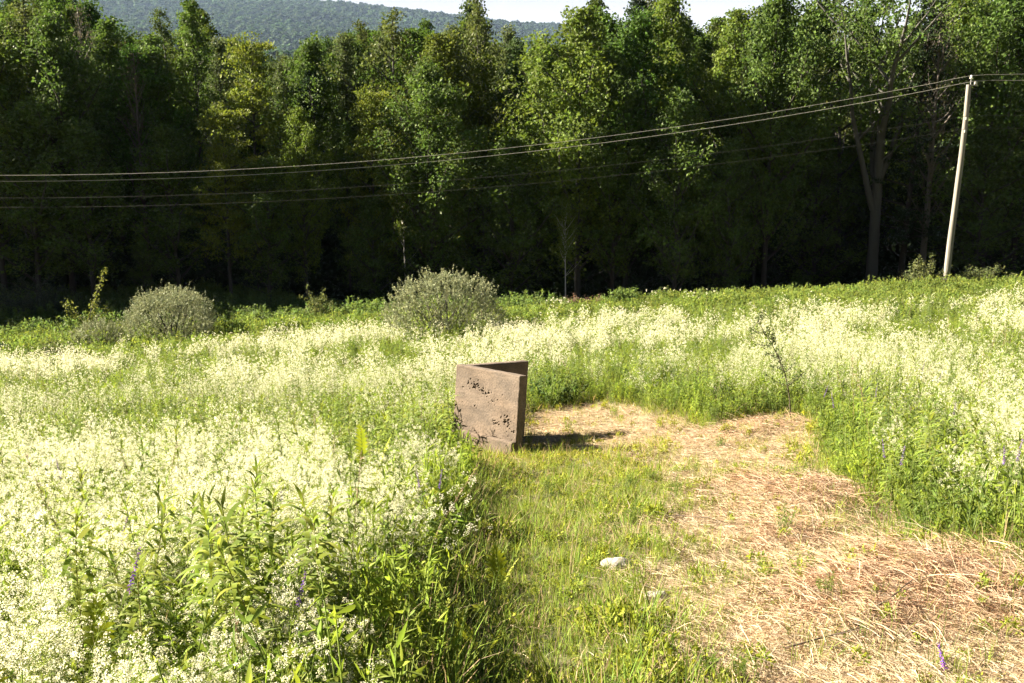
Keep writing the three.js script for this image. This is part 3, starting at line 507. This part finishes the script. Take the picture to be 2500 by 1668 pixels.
// ---------------------------------------------------------------- concrete corner wall
const dataTex = (n, fill, srgb) => { const d = new Uint8Array(n * n * 4); for (let j = 0; j < n; j++) for (let i = 0; i < n; i++) { const c = fill(i / n, j / n), o = (j * n + i) * 4; d[o] = clamp(c[0], 0, 1) * 255; d[o + 1] = clamp(c[1], 0, 1) * 255; d[o + 2] = clamp(c[2], 0, 1) * 255; d[o + 3] = 255; } const t = new THREE.DataTexture(d, n, n); t.wrapS = t.wrapT = THREE.MirroredRepeatWrapping; t.magFilter = THREE.LinearFilter; if (srgb) t.colorSpace = THREE.SRGBColorSpace; t.needsUpdate = true; return t; };
{
  const concreteMap = dataTex(512, (u, v) => {
    const n = fbm(u * 5, v * 7, 3.1, 5), lay = fbm(u * 2.2, v * 16, 8.2, 3), g = fbm(u * 70, v * 70, 1.2, 2), sp = noise(u * 130, v * 130, 4.4);
    const k = 0.37 + 0.13 * n + 0.07 * lay + 0.10 * g + (sp > 0.5 ? -0.12 : 0), w = 0.05 * fbm(u * 3, v * 3, 6.1);
    return [k * (1.03 + w), k * (0.9), k * (0.79 - w)];
  }, true);
  const concreteBump = dataTex(512, (u, v) => { const k = 0.5 + 0.4 * fbm(u * 60, v * 60, 2.2, 4) + 0.15 * fbm(u * 9, v * 30, 5.5, 3); return [k, k, k]; });
  const mat = new THREE.MeshStandardMaterial({ name: 'weathered brown concrete', map: concreteMap, bumpMap: concreteBump, bumpScale: 0.008, roughness: 0.95 });
  const slab = (L, H, t, seed, pit) => {
    const g = new THREE.BoxGeometry(L, H, t, Math.round(L / 0.009), Math.round(H / 0.009), 8), p = g.attributes.position, uv = g.attributes.uv, n = g.attributes.normal;
    for (let k = 0; k < p.count; k++) {
      let x = p.getX(k), y = p.getY(k), z = p.getZ(k);
      uv.setXY(k, (Math.abs(n.getX(k)) > 0.5 ? z : x) / 1.6 + seed * 0.31, (Math.abs(n.getY(k)) > 0.5 ? z : y) / 1.6 + seed * 0.17);
      const u = x / L + 0.5, v = y / H + 0.5, edge = Math.min(u, 1 - u) * L;
      let d = 0;
      if (Math.abs(Math.abs(z) - t / 2) < 1e-4) {                      // honeycombed, broken-out pockets in the cast face
        const where = pit(u, v), m = fbm(x * 26 + seed * 7, y * 34, z > 0 ? 1.1 : 9.7, 3) + 0.5 * fbm(x * 7, y * 9, seed, 2);
        d = smooth(0.47 - where * 0.46, 0.55 - where * 0.46, m) * 0.026 * smooth(0, 0.012, edge) * smooth(0, 0.02, (1 - v) * H) + 0.003 * fbm(x * 12, y * 12, seed, 3);
        z -= Math.sign(z) * d;
      }
      // worn arrises and slightly wavy casting
      const ex = Math.abs(Math.abs(p.getX(k)) - L / 2) < 1e-4 ? 1 : 0, wear = 0.006 + 0.006 * fbm(x * 18 + seed, y * 18, z * 18, 2);
      const q = [L / 2 - Math.abs(p.getX(k)), H / 2 - p.getY(k), t / 2 - Math.abs(p.getZ(k))], near = (a) => Math.max(0, 1 - a / 0.014);
      z -= Math.sign(z) * wear * Math.max(near(q[0]), near(q[1])) * near(q[2]);
      x -= Math.sign(x) * (wear * near(q[0]) * near(q[2]) + ex * 0.012 * Math.max(0, fbm(y * 16, z * 16, seed + 2, 3) + 0.05));
      y -= wear * near(q[1]) * Math.max(near(q[2]), near(q[0])) + 0.006 * noise(x * 5, seed, 0.2) * smooth(0.4, 0.5, p.getY(k) / H);
      p.setXYZ(k, x, y, z);
    }
    g.computeVertexNormals();
    return g;
  };
  const T = 0.145, H = 1.5, L1 = 1.3, L2 = 1.38, root = new THREE.Group();
  const patches = [[0.28, 0.83, 0.16, 0.05, 0.75], [0.45, 0.78, 0.2, 0.04, 0.7], [0.6, 0.7, 0.12, 0.05, 0.55], [0.83, 0.55, 0.09, 0.05, 1.1], [0.66, 0.5, 0.12, 0.035, 0.8], [0.4, 0.62, 0.1, 0.03, 0.4], [0.9, 0.44, 0.07, 0.05, 0.8], [0.03, 0.56, 0.03, 0.05, 0.9], [0.9, 0.33, 0.16, 0.03, 0.75], [0.6, 0.34, 0.25, 0.02, 0.6], [0.15, 0.3, 0.12, 0.03, 0.5], [0.24, 0.52, 0.06, 0.02, 0.5]];
  const pits = (u, v) => { let s = 0; for (const [a, b, c, d, e] of patches) s += e * Math.exp(-(((u - a) / c) ** 2 + ((v - b) / d) ** 2)); return Math.min(s, 1.15); };
  const A = part(root, 'wall_panel', slab(L1, H, T, 1, pits), mat), B = part(root, 'wall_panel', slab(L2, H * 0.985, T, 4, (u, v) => 0.25 * pits(1 - u, v)), mat);
  const a1 = 42 * Math.PI / 180, a2 = 48 * Math.PI / 180;
  // near arm comes towards the lens, far arm goes away; they meet in the corner at the group's origin
  A.rotation.y = -a1; A.position.set(Math.cos(a1) * L1 / 2, H / 2 - 0.42, Math.sin(a1) * L1 / 2);
  B.rotation.y = a2; B.position.set(Math.cos(a2) * (L2 / 2 + T / 2) + 0.052, H * 0.985 / 2 - 0.42, -Math.sin(a2) * (L2 / 2 + T / 2) - 0.047);
  const F = part(root, 'footing', slab(L1 - 0.02, 0.5, T + 0.10, 7, () => 0.12), mat);   // the wider foot below the near arm
  F.rotation.y = -a1; F.position.set(Math.cos(a1) * L1 / 2 - 0.02, -0.135, Math.sin(a1) * L1 / 2 + 0.02);
  const cx = -0.86, cd = 14.6;
  root.position.set(cx, -4.55 + EYE, -cd);
  root.rotation.set(-0.105, 0, -0.058);
  top(root, 'concrete_wall', 'brown weathered concrete corner wall, pitted, leaning in the mown clearing', 'wall');
  // flat broken slab in the grass before the corner
  const s = slab(0.5, 0.1, 0.34, 9, () => 0.2), sl = meshOf('concrete_slab', s, mat), sx = -0.62, sd = 13.72;
  sl.position.set(sx, height(sx, -sd) + 0.03, -sd); sl.rotation.set(0.1, 0.5, 0.06);
  top(sl, 'concrete_slab', 'flat pale broken concrete slab at the foot of the wall corner', 'slab');
}

// ---------------------------------------------------------------- utility pole and wires
{
  const wood = dataTex(256, (u, v) => { const k = 0.50 + 0.16 * fbm(u * 40, v * 2.5, 1.1, 4) + 0.1 * fbm(u * 4, v * 4, 3.3, 3) - (noise(u * 60, v * 3, 7.7) > 0.42 ? 0.2 : 0); return [k * 1.0, k * 0.97, k * 0.92]; }, true);
  const woodB = dataTex(256, (u, v) => { const k = 0.5 + 0.5 * fbm(u * 46, v * 2.5, 1.1, 3); return [k, k, k]; });
  const wm = new THREE.MeshStandardMaterial({ name: 'weathered pole wood', map: wood, bumpMap: woodB, bumpScale: 0.015, roughness: 0.9 });
  const px = 19.85, pd = 45, root = new THREE.Group(), hgt = 9.4;
  const g = new THREE.CylinderGeometry(0.105, 0.15, hgt + 0.6, 20, 24), p = g.attributes.position;
  for (let k = 0; k < p.count; k++) { const y = p.getY(k), n = 1 + 0.05 * noise(p.getX(k) * 9, y * 0.9, p.getZ(k) * 9); p.setX(k, p.getX(k) * n + 0.05 * Math.sin(y * 0.5)); p.setZ(k, p.getZ(k) * n); }
  g.computeVertexNormals();
  const pole = part(root, 'post', g, wm); pole.position.y = hgt / 2 - 0.3;
  const metal = new THREE.MeshStandardMaterial({ name: 'galvanised steel', color: 0x9a9c9a, roughness: 0.5, metalness: 0.7 }), porcelain = new THREE.MeshPhysicalMaterial({ name: 'porcelain', color: 0xe4e2da, roughness: 0.25, clearcoat: 0.6 });
  const prof = [[0.0, 0], [0.05, 0], [0.075, 0.03], [0.05, 0.05], [0.07, 0.08], [0.045, 0.11], [0.05, 0.15], [0, 0.17]].map(([x, y]) => new THREE.Vector2(x, y));
  const pin = part(root, 'top_pin', new THREE.CylinderGeometry(0.02, 0.02, 0.4, 8), metal); pin.position.set(0.1, hgt + 0.08, 0);
  const ins = part(root, 'insulator', new THREE.LatheGeometry(prof, 14), porcelain); ins.position.set(0.1, hgt + 0.24, 0);
  const br = part(root, 'bracket', new THREE.BoxGeometry(0.4, 0.06, 0.06), metal); br.position.set(0.2, hgt - 0.02, 0);
  const ins2 = part(root, 'insulator', new THREE.LatheGeometry(prof, 14), porcelain); ins2.position.set(0.32, hgt - 0.02 + 0.03, 0);
  for (const y of [hgt - 1.45, hgt - 2.0]) { const c = part(root, 'wire_clamp', new THREE.BoxGeometry(0.09, 0.12, 0.12), metal); c.position.set(0.03, y, 0.14); }
  const gy = height(px, -pd);
  root.position.set(px, gy - 0.05, -pd); root.rotation.z = -0.016;
  top(root, 'utility_pole', 'bare grey wooden utility pole at the right edge of the meadow', 'pole');
  const topY = gy + hgt, wireM = new THREE.MeshStandardMaterial({ name: 'wire', color: 0xa6a39a, roughness: 0.6 }), cableM = new THREE.MeshStandardMaterial({ name: 'dull cable', color: 0x3a3a36, roughness: 0.7 });
  // heights are relative to the eye: they sag to the left and climb again towards the next post
  const wire = (label, y0, low, off, rad, m, xo, slopeR) => {
    const pts = [], lowX = -23, x0 = px + xo;
    for (let k = 0; k <= 60; k++) { const x = lerp(-66, x0, k / 60), q = (x - lowX) / (x0 - lowX); pts.push(V(x, low + (y0 - low) * q * q, -pd + off + (x - x0) * 0.01)); }
    for (let k = 1; k <= 20; k++) { const q = k / 20, x = lerp(x0, x0 + 40, q); pts.push(V(x, y0 + slopeR * 40 * q + 1.6 * q * q, -pd + off - 6 * q)); }
    const o = meshOf('power_line', new THREE.TubeGeometry(new THREE.CatmullRomCurve3(pts), 160, rad, 6), m);
    top(o, 'power_line', label, 'wire', 'wires on the utility pole');
  };
  wire('highest bright wire, running to the top pin of the utility pole', gy + hgt + 0.33, EYE - 2.0, 0, 0.011, wireM, 0.25, 0.035);
  wire('second bright wire, just below the highest, ending under the pole top', gy + hgt + 0.1, EYE - 2.26, 0.1, 0.012, wireM, 0.42, 0.015);
  wire('third wire from the top, thin and dull, crossing the dark trees', gy + hgt - 1.4, EYE - 3.0, 0.2, 0.007, cableM, 0.1, 0.012);
  wire('lowest thin dull wire, crossing the dark trees to the pole', gy + hgt - 1.95, EYE - 3.42, 0.2, 0.007, cableM, 0.1, 0.01);
}
// ---------------------------------------------------------------- shrubs, saplings and single plants
function setThing(parts, name, label, cat, x, D, { s = 1, sy = null, turn = 0, tilt = 0, group, sink = 0.02 } = {}) {
  const root = new THREE.Group();
  for (const [n, g, m] of parts) part(root, n, g, m);
  root.position.set(x, height(x, -D) - sink, -D); root.rotation.set(0, turn, tilt); root.scale.set(s, sy ?? s, s);
  return top(root, name, label, cat, group);
}
{
  const silver = [0.26, 0.285, 0.155], woody = (b, m = M.leaf) => [['branches', b.wood, M.bark], ['foliage', b.crown, m]];
  // dome of fine twigs: main limbs fork from the foot, leafy twigs fill the outer shell
  const oliveShrub = (seed, W, H, D2, low, twigs) => {
    const r = RNG(seed), w = new Build(), f = new Build(), lim = [];
    for (let k = 0; k < 11; k++) { const a = k * 2.4 + r() * 0.5, s = 0.25 + 0.75 * Math.sqrt((k + 0.5) / 11), pts = limb(r, V((r() - 0.5) * 0.2, -0.1, (r() - 0.5) * 0.2), V(Math.cos(a) * s * W / H, 0.9, Math.sin(a) * s * D2 / H).normalize(), H * (0.62 + 0.22 * s), 0.35, 7); w.tube(pts, 0.034, 0.009, 5, BARK.brown); lim.push(pts); for (let j = 0; j < 3; j++) { const q = limb(r, pts[2 + j], V(r() - 0.5, 0.55, r() - 0.5).normalize(), H * 0.4, 0.3, 5); w.tube(q, 0.014, 0.005, 4, BARK.brown); lim.push(q); } }
    for (let k = 0; k < twigs; k++) {
      const a = r() * 6.283, e = low + (1 - low) * r(), ce = Math.sqrt(Math.max(0, 1 - Math.max(0, e) ** 2)), sh = 0.62 + 0.36 * Math.sqrt(r()) + 0.24 * noise(Math.cos(a) * 2 + seed, e * 2.5, Math.sin(a) * 2), L = (0.17 + 0.24 * r() * r()) * (r() < 0.06 ? 1.7 : 1);
      const o0 = V(Math.cos(a) * ce * W * sh, H * 0.42 + e * H * 0.52 * sh, Math.sin(a) * ce * D2 * sh), d = V(Math.cos(a) * ce * 0.8, 0.75 + 0.5 * r(), Math.sin(a) * ce * 0.8).add(randDir(r).multiplyScalar(0.35)).normalize(), pts = limb(r, o0, d, L, 0.2, 3), c = tint(r, silver, 0.16, 0.05);
      w.tube(pts, 0.004, 0.002, 3, BARK.grey);
      for (let j = 0; j < 15; j++) { const q = 2.99 * r(), i = Math.floor(q), p = pts[i].clone().lerp(pts[i + 1], q - i), ld = d.clone().multiplyScalar(0.7).add(randDir(r)).normalize(), nn = randDir(r, 0.6); nn.addScaledVector(ld, -nn.dot(ld)).normalize(); const z = 0.07 * (0.65 + 0.6 * r()); f.leaf(p, ld, nn, z, z * 0.42, tint(r, c, 0.22, 0.06)); }
    }
    return [['branches', w.geo(), M.bark], ['foliage', f.geo(), M.silver]];
  };
  setThing(oliveShrub(101, 2.15, 2.65, 1.6, -0.35, 1500), 'olive_shrub', 'spreading silvery-green shrub with bare forking stems behind the concrete wall', 'shrub', -2.45, 34.6, { turn: 0.6 });
  setThing(oliveShrub(102, 2.45, 2.35, 1.7, -0.75, 1900), 'olive_shrub', 'wide dense silvery-green shrub at the left edge of the lit meadow', 'shrub', -13.45, 38.6, { turn: 2.1 });
  setThing(oliveShrub(103, 0.9, 1.35, 0.9, -0.7, 420), 'olive_shrub', 'low silvery shrub leaning against the wide shrub on its left', 'shrub', -15.9, 37.4, { turn: 1 });
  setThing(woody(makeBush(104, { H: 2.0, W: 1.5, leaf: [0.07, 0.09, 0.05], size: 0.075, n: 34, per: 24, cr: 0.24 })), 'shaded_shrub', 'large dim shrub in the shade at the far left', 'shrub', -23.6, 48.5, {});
  setThing(woody(makeBush(105, { H: 1.75, W: 0.5, leaf: [0.13, 0.155, 0.04], size: 0.075, n: 13, per: 14, cr: 0.16, spread: 0.7 })), 'small_shrub', 'small loose yellowish shrub between the two silvery shrubs', 'shrub', -8.55, 43.4, {});
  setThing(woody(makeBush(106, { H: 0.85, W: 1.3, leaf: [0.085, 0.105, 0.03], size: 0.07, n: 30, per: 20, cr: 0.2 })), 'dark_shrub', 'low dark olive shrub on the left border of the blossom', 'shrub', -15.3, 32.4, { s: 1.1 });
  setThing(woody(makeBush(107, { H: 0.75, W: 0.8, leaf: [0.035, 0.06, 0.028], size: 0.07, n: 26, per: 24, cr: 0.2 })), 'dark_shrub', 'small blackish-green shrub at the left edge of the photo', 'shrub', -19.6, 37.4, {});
  setThing(woody(makeBush(108, { H: 1.65, W: 0.75, leaf: [0.11, 0.13, 0.04], size: 0.08, n: 20, per: 15, cr: 0.18 })), 'pole_shrub', 'leafy shrub at the left of the utility pole foot', 'shrub', 19.0, 45.6, { s: 1.1 });
  setThing(woody(makeBush(109, { H: 1.1, W: 1.2, leaf: [0.10, 0.125, 0.04], size: 0.075, n: 24, per: 15, cr: 0.18 })), 'pole_shrub', 'rounded shrub just right of the utility pole foot', 'shrub', 21.6, 45.9, { s: 1.15 });
  setThing(woody(makeBush(110, { H: 0.95, W: 0.6, leaf: [0.11, 0.13, 0.04], size: 0.08, n: 9, per: 9, cr: 0.14 })), 'pole_shrub', 'smallest thin shrub, farthest right of the utility pole', 'shrub', 23.6, 46.4, { s: 1.1 });
  setThing(woody(makeBush(111, { H: 0.95, W: 1.2, leaf: [0.12, 0.18, 0.035], size: 0.09, n: 30, per: 18, cr: 0.2 })), 'crest_bush', 'rounded green bush on the crest right of the concrete wall', 'shrub', 4.9, 42.6, {});
  setThing(woody(makeBush(112, { H: 0.85, W: 0.9, leaf: [0.20, 0.13, 0.09], size: 0.05, n: 26, per: 5, cr: 0.12, bark: [0.2, 0.11, 0.08] })), 'dry_shrub', 'reddish dry twiggy shrub on the crest right of the central shrub', 'shrub', 2.7, 43.0, {});
  setThing(woody(makeBush(113, { H: 0.8, W: 0.8, leaf: [0.19, 0.12, 0.085], size: 0.05, n: 20, per: 4, cr: 0.12, bark: [0.19, 0.11, 0.08] })), 'dry_shrub', 'second dry twiggy shrub, beside the green bush on the crest', 'shrub', 3.7, 43.4, {});
  const rose = (seed) => { const b = makeBush(seed, { H: 0.8, W: 1.0, leaf: [0.12, 0.165, 0.035], size: 0.07, n: 26, per: 14, cr: 0.18 }), f = new Build(), r = RNG(seed + 9); for (let k = 0; k < 26; k++) { const a = r() * 6.283, q = 0.3 + 0.6 * r(), o = V(Math.cos(a) * q, 0.5 + 0.42 * r() * (1.1 - q * 0.4), Math.sin(a) * q); for (let j = 0; j < 12; j++) { const n = randDir(r, 0.5), d = randDir(r); d.addScaledVector(n, -d.dot(n)).normalize(); f.leaf(o.clone().addScaledVector(randDir(r), 0.05 * r()), d, n, 0.035, 0.034, tint(r, C.white, 0.06, 0.02)); } } return [...woody(b), ['blossom', f.geo(), M.petal]]; };
  setThing(rose(114), 'flowering_bush', 'white-blossomed bush on the crest beside the dry twiggy shrubs', 'shrub', 2.0, 42.0, {});
  setThing(rose(115), 'flowering_bush', 'white-blossomed bush on the crest, second from the green bush', 'shrub', 8.0, 41.2, { turn: 2 });
  setThing(rose(116), 'flowering_bush', 'white-blossomed bush on the crest, nearest to the dark forest floor right of centre', 'shrub', 6.6, 43.2, { turn: 4 });
  const dense = (seed) => { const g = leafyClump(seed, 0.62, 0.5, 60, 0.07, [0.095, 0.15, 0.03], 16, 0.45); return [['foliage', g, M.herb]]; };
  setThing(dense(117), 'leafy_clump', 'dark leafy clump at the rear of the clearing just right of the wall', 'plant', 0.85, 19.9, { s: 1.25 });
  setThing(dense(118), 'leafy_clump', 'dark leafy clump at the rear of the clearing, farther right', 'plant', 2.75, 20.0, { s: 1.1, turn: 2 });
  // slim young tree with a tall central shoot
  { const r = RNG(120), w = new Build(), f = new Build(), main = limb(r, V(0, -0.1, 0), V(0.05, 1, 0), 2.65, 0, 9); w.tube(main, 0.022, 0.006, 5, BARK.brown);
    for (let k = 2; k <= 9; k++) leafCloud(f, r, main[k], k > 5 ? 0.13 : 0.2, 26, 0.085, [0.15, 0.17, 0.03], 1.4);
    for (const a of [[-1, 0.75], [0.6, 1.1], [-0.5, 0.9], [0.9, 0.7]]) { const s = limb(r, main[2], V(a[0], a[1], 0.3 * (r() - 0.5)).normalize(), 1.05, 0.4, 4); w.tube(s, 0.012, 0.004, 4, BARK.brown); for (let k = 1; k <= 4; k++) leafCloud(f, r, s[k], 0.14, 18, 0.085, [0.15, 0.17, 0.03], 1.1); }
    setThing([['trunk', w.geo(), M.bark], ['crown', f.geo(), M.leaf]], 'slim_sapling', 'slim upright sunlit sapling left of the wide silvery shrub', 'sapling', -18.6, 42.2, { s: 1.22 }); }
  { const r = RNG(121), w = new Build(), f = new Build(), main = limb(r, V(0, -0.05, 0), V(-0.05, 1, 0), 1.85, 0, 8); w.tube(main, 0.014, 0.004, 5, [0.07, 0.055, 0.042]);
    for (let k = 3; k <= 8; k++) for (let j = 0; j < 3; j++) { const s = limb(r, main[k], randDir(r, 0.35), 0.42 * (1.2 - k / 10), 0.2, 4); w.tube(s, 0.006, 0.002, 3, [0.07, 0.055, 0.042]); for (let q = 1; q <= 4; q++) leafCloud(f, r, s[q], 0.07, 14, 0.03, [0.075, 0.11, 0.03], 0.6); }
    setThing([['trunk', w.geo(), M.bark], ['crown', f.geo(), M.leaf]], 'dark_sapling', 'thin dark-stemmed sapling at the far end of the trodden clearing', 'sapling', 4.45, 15.2, {}); }
  // single goldenrod stalks that stand out
  const kinds = [1, 2, 3, 4, 5].map((s) => goldenrodParts(60 + s, 0.95, 62, 0.15, s % 2 ? [0.21, 0.265, 0.028] : [0.165, 0.225, 0.028]));
  const r = RNG(130), bunch = (label, group, list, s0) => list.forEach(([x, D], k) => { const [a, b] = kinds[Math.floor(r() * 5)]; setThing([['stem', a, M.stem], ['foliage', b, M.herb]], 'goldenrod_stalk', label, 'goldenrod', x, D, { s: s0 * (0.88 + 0.25 * r()), turn: r() * 6.28, tilt: (r() - 0.5) * 0.16, group }); });
  const ring = (cx, cd, rad, n) => Array.from({ length: n }, (_, k) => { const a = k * 2.39996, s = rad * Math.sqrt((k + 0.5) / n); return [cx + Math.cos(a) * s, cd + Math.sin(a) * s * 1.1]; });
  bunch('leafy goldenrod stalk in the big green clump at the lower left', 'goldenrod clump at the lower left', ring(-1.3, 3.95, 0.62, 20), 1.0);
  bunch('tall goldenrod stalk in the dark clump left of the concrete wall', 'goldenrod clump left of the wall', ring(-1.4, 11.9, 0.68, 14), 1.15);
  bunch('goldenrod stalk above the hay on the right side', 'goldenrods above the hay', ring(3.75, 7.6, 0.75, 12), 0.95);
  bunch('goldenrod stalk at the right rear corner of the clearing', 'goldenrods at the rear corner of the clearing', ring(4.75, 11.2, 0.8, 10), 1.0);
  bunch('goldenrod stalk rising from the blossom in the left middle of the meadow', 'goldenrods in the left middle', ring(-4.6, 14.3, 1.5, 9), 1.05);
  // sprays of purple vetch
  const vetch = (seed, h) => { const q = RNG(seed), st = new Build(), fl = new Build(), pts = limb0(q, V(0, 0, 0), V((q() - 0.5) * 0.3, 1, (q() - 0.5) * 0.3).normalize(), h, 0, 6); st.tube(pts, 0.0015, 0.001, 3, C.herbDeep); for (let k = 0; k < 44; k++) { const t = k / 44, p = pts[5].clone().lerp(pts[6], t), a = k * 2.4, d = V(Math.cos(a), -0.45 + 0.3 * q(), Math.sin(a)).normalize(); fl.strip(p, d, 0.013 * (1.1 - 0.6 * t), 0.0052, 0.9, 3, tint(q, C.purple, 0.25, 0.25), 1, randDir(q)); fl.strip(p, d, 0.012 * (1.1 - 0.6 * t), 0.005, 0.6, 3, tint(q, C.purple, 0.25, 0.25), 1, randDir(q)); } return [['stem', st.geo(), M.stem], ['flower_spike', fl.geo(), M.purple]]; };
  const vk = [0.62, 0.78, 0.92].map((h, k) => vetch(140 + k, h));
  [[-2.1, 4.5, 1, 'purple vetch spike at the left, higher of the pair near the frame edge'], [-1.42, 3.05, 2, 'curved purple vetch spike at the lower left above the goldenrod clump'], [-1.3, 5.6, 1, 'purple vetch spike amid blossom left of the path'], [-0.62, 7.2, 1, 'purple vetch spike in the dark grass at the path edge'], [-0.6, 6.6, 1, 'lower purple vetch spike at the left path edge'], [1.62, 3.1, 0, 'bright purple vetch spike over the hay at the lower right'], [2.9, 7.1, 1, 'purple vetch spike between the hay heap and the goldenrods'], [3.4, 6.45, 1, 'purple vetch spike at the right edge of the photo, upper one'], [2.55, 6.4, 1, 'purple vetch spike beside the reddish hay heap'], [4.5, 10, 2, 'purple vetch spike in the right-hand blossom'], [3.8, 12, 2, 'purple vetch spike near the rear corner of the clearing'], [4.2, 11, 2, 'purple vetch spike right of the dark sapling'], [3.6, 10.3, 2, 'purple vetch spike just behind the straw at the clearing edge'], [2.8, 5.4, 1, 'purple vetch spike at the right edge of the photo, lower one'], [-0.95, 3.4, 1, 'small purple vetch spike at the bottom between goldenrod and blossom'], [5.6, 13, 2, 'purple vetch spike far right in the pale blossom'], [6.3, 15, 2, 'purple vetch spike in the blossom towards the right frame edge'], [-3.0, 6.6, 2, 'purple vetch spike left of centre in the foreground blossom']].forEach(([x, D, k, label], i) => setThing(vk[k], 'purple_vetch', label, 'wildflower', x, D, { turn: i * 1.3, tilt: ((i * 37) % 11 - 5) * 0.03, s: 1.1, group: 'purple vetch spikes' }));
  // ferns
  const fern = (x, D, n, stalk, label) => { const root = new THREE.Group(); for (let k = 0; k < n; k++) { const f = part(root, 'frond', fernFrond(150 + k + Math.round(x * 10 + D * 7), 0.17 + 0.05 * (k % 2), stalk * (1 - 0.15 * k)), M.herb); f.rotation.y = k * 6.283 / n + x * 3; } root.position.set(x, height(x, -D) - 0.02, -D); top(root, 'fern', label, 'fern', 'yellow-green ferns'); };
  fern(-1.45, 3.2, 3, 0.55, 'bright yellow-green fern in the lower left, left of the goldenrod clump'); fern(-1.55, 2.75, 3, 0.5, 'fern in the bottom left corner of the photo'); fern(-0.8, 3.3, 3, 0.35, 'dim fern in the shade at the bottom, right of the goldenrod clump'); fern(-0.08, 6.0, 3, 0.12, 'lone yellow fern in the grass of the path'); fern(-0.16, 4.45, 2, 0.1, 'fern with leaning fronds at the bottom middle'); fern(-0.45, 4.75, 3, 0.08, 'low fern at the bottom edge of the path grass'); fern(3.3, 7.0, 4, 0.3, 'bright broad-leaved fern beside the hay heap on the right'); fern(-0.72, 7.4, 2, 0.4, 'fern frond at the dark left edge of the path'); fern(-2.2, 4.9, 4, 0.6, 'yellow-green fern amid the blossom at the left'); fern(-2.7, 7.4, 4, 0.65, 'fern farther up in the left-hand blossom');
  // blossom stems hanging over the path
  { const q = RNG(160), st = new Build(), fl = new Build(); for (let k = 0; k < 4; k++) { const pts = limb0(q, V(0, 0.05 * k, 0.02 * k), V(1, 0.75 + 0.16 * k, -0.6 - 0.2 * q()).normalize(), 1.0 + 0.2 * q(), -0.12, 8); st.tube(pts, 0.002, 0.001, 4, C.herb); for (let j = 3; j <= 8; j++) for (let m = 0; m < 4; m++) { const e = pts[j].clone().add(randDir(q, 0.4).multiplyScalar(0.03 + 0.05 * q())); st.tube([pts[j], e], 0.0009, 0.0006, 3, C.herb); for (let f = 0; f < 16; f++) { const n = randDir(q, 0.6), d = randDir(q); d.addScaledVector(n, -d.dot(n)).normalize(); fl.leaf(e.clone().addScaledVector(randDir(q), 0.016), d, n, 0.007, 0.0068, tint(q, C.white, 0.06, 0.03)); } } }
    setThing([['stem', st.geo(), M.herb], ['blossom', fl.geo(), M.petal]], 'bedstraw_sprig', 'arching white bedstraw stems hanging over the left edge of the path', 'wildflower', -1.0, 5.3, {}); }
  // stones and fallen twigs
  const stone = (seed, s) => { const g = new THREE.IcosahedronGeometry(s, 4), p = g.attributes.position; for (let k = 0; k < p.count; k++) { const x = p.getX(k), y = p.getY(k), z = p.getZ(k), n = 1 + 0.35 * noise(x / s * 1.3 + seed, y / s * 1.3, z / s * 1.3) + 0.12 * noise(x / s * 5, y / s * 5, z / s * 5 + seed); p.setXYZ(k, x * n * 1.25, y * n * 0.7, z * n * 0.9); } g.computeVertexNormals(); return g; };
  const sm = new THREE.MeshStandardMaterial({ name: 'pale stone', color: new THREE.Color().setRGB(0.3, 0.28, 0.25), roughness: 0.95 });
  [[0.74, 6.5, 0.085, 'pale grey stone half hidden in the path grass'], [0.9, 5.7, 0.07, 'smaller darker stone at the border of grass and straw']].forEach(([x, D, s, label], k) => { const o = meshOf('stone', stone(k * 3.1, s), sm); o.position.set(x, height(x, -D) + s * 0.35, -D); top(o, 'stone', label, 'stone'); });
  const tm = M.stem, twig = (x, D, L, a, label, seed) => { const q = RNG(seed), b = new Build(), pts = limb0(q, V(0, 0.03, 0), V(Math.cos(a), 0.12, Math.sin(a)).normalize(), L, -0.1, 6); b.tube(pts, 0.006, 0.0025, 5, [0.085, 0.06, 0.045]); b.tube(limb0(q, pts[3], V(Math.cos(a + 0.7), 0.4, Math.sin(a + 0.7)).normalize(), L * 0.3, 0, 3), 0.003, 0.0015, 4, [0.085, 0.06, 0.045]); const o = meshOf('fallen_twig', b.geo(), tm); o.position.set(x, height(x, -D) + 0.03, -D); top(o, 'fallen_twig', label, 'twig'); };
  twig(2.65, 10.2, 0.75, -0.5, 'long thin dead twig pointing up to the right at the clearing edge', 171); twig(1.45, 8.3, 0.34, 0.5, 'short dark twig lying in the middle of the straw', 172); twig(1.6, 10.6, 0.3, 0.9, 'small forked twig where grass meets straw behind', 173); twig(1.35, 4.5, 0.55, -0.35, 'dark twig lying in the straw at the bottom', 174); twig(1.95, 4.9, 0.4, -0.7, 'dark twig leaning in the hay at the lower right', 175); twig(0.75, 13.6, 0.3, 0.2, 'dark twig in the straw right of the concrete wall', 176);
}
renderer.render(scene, camera);
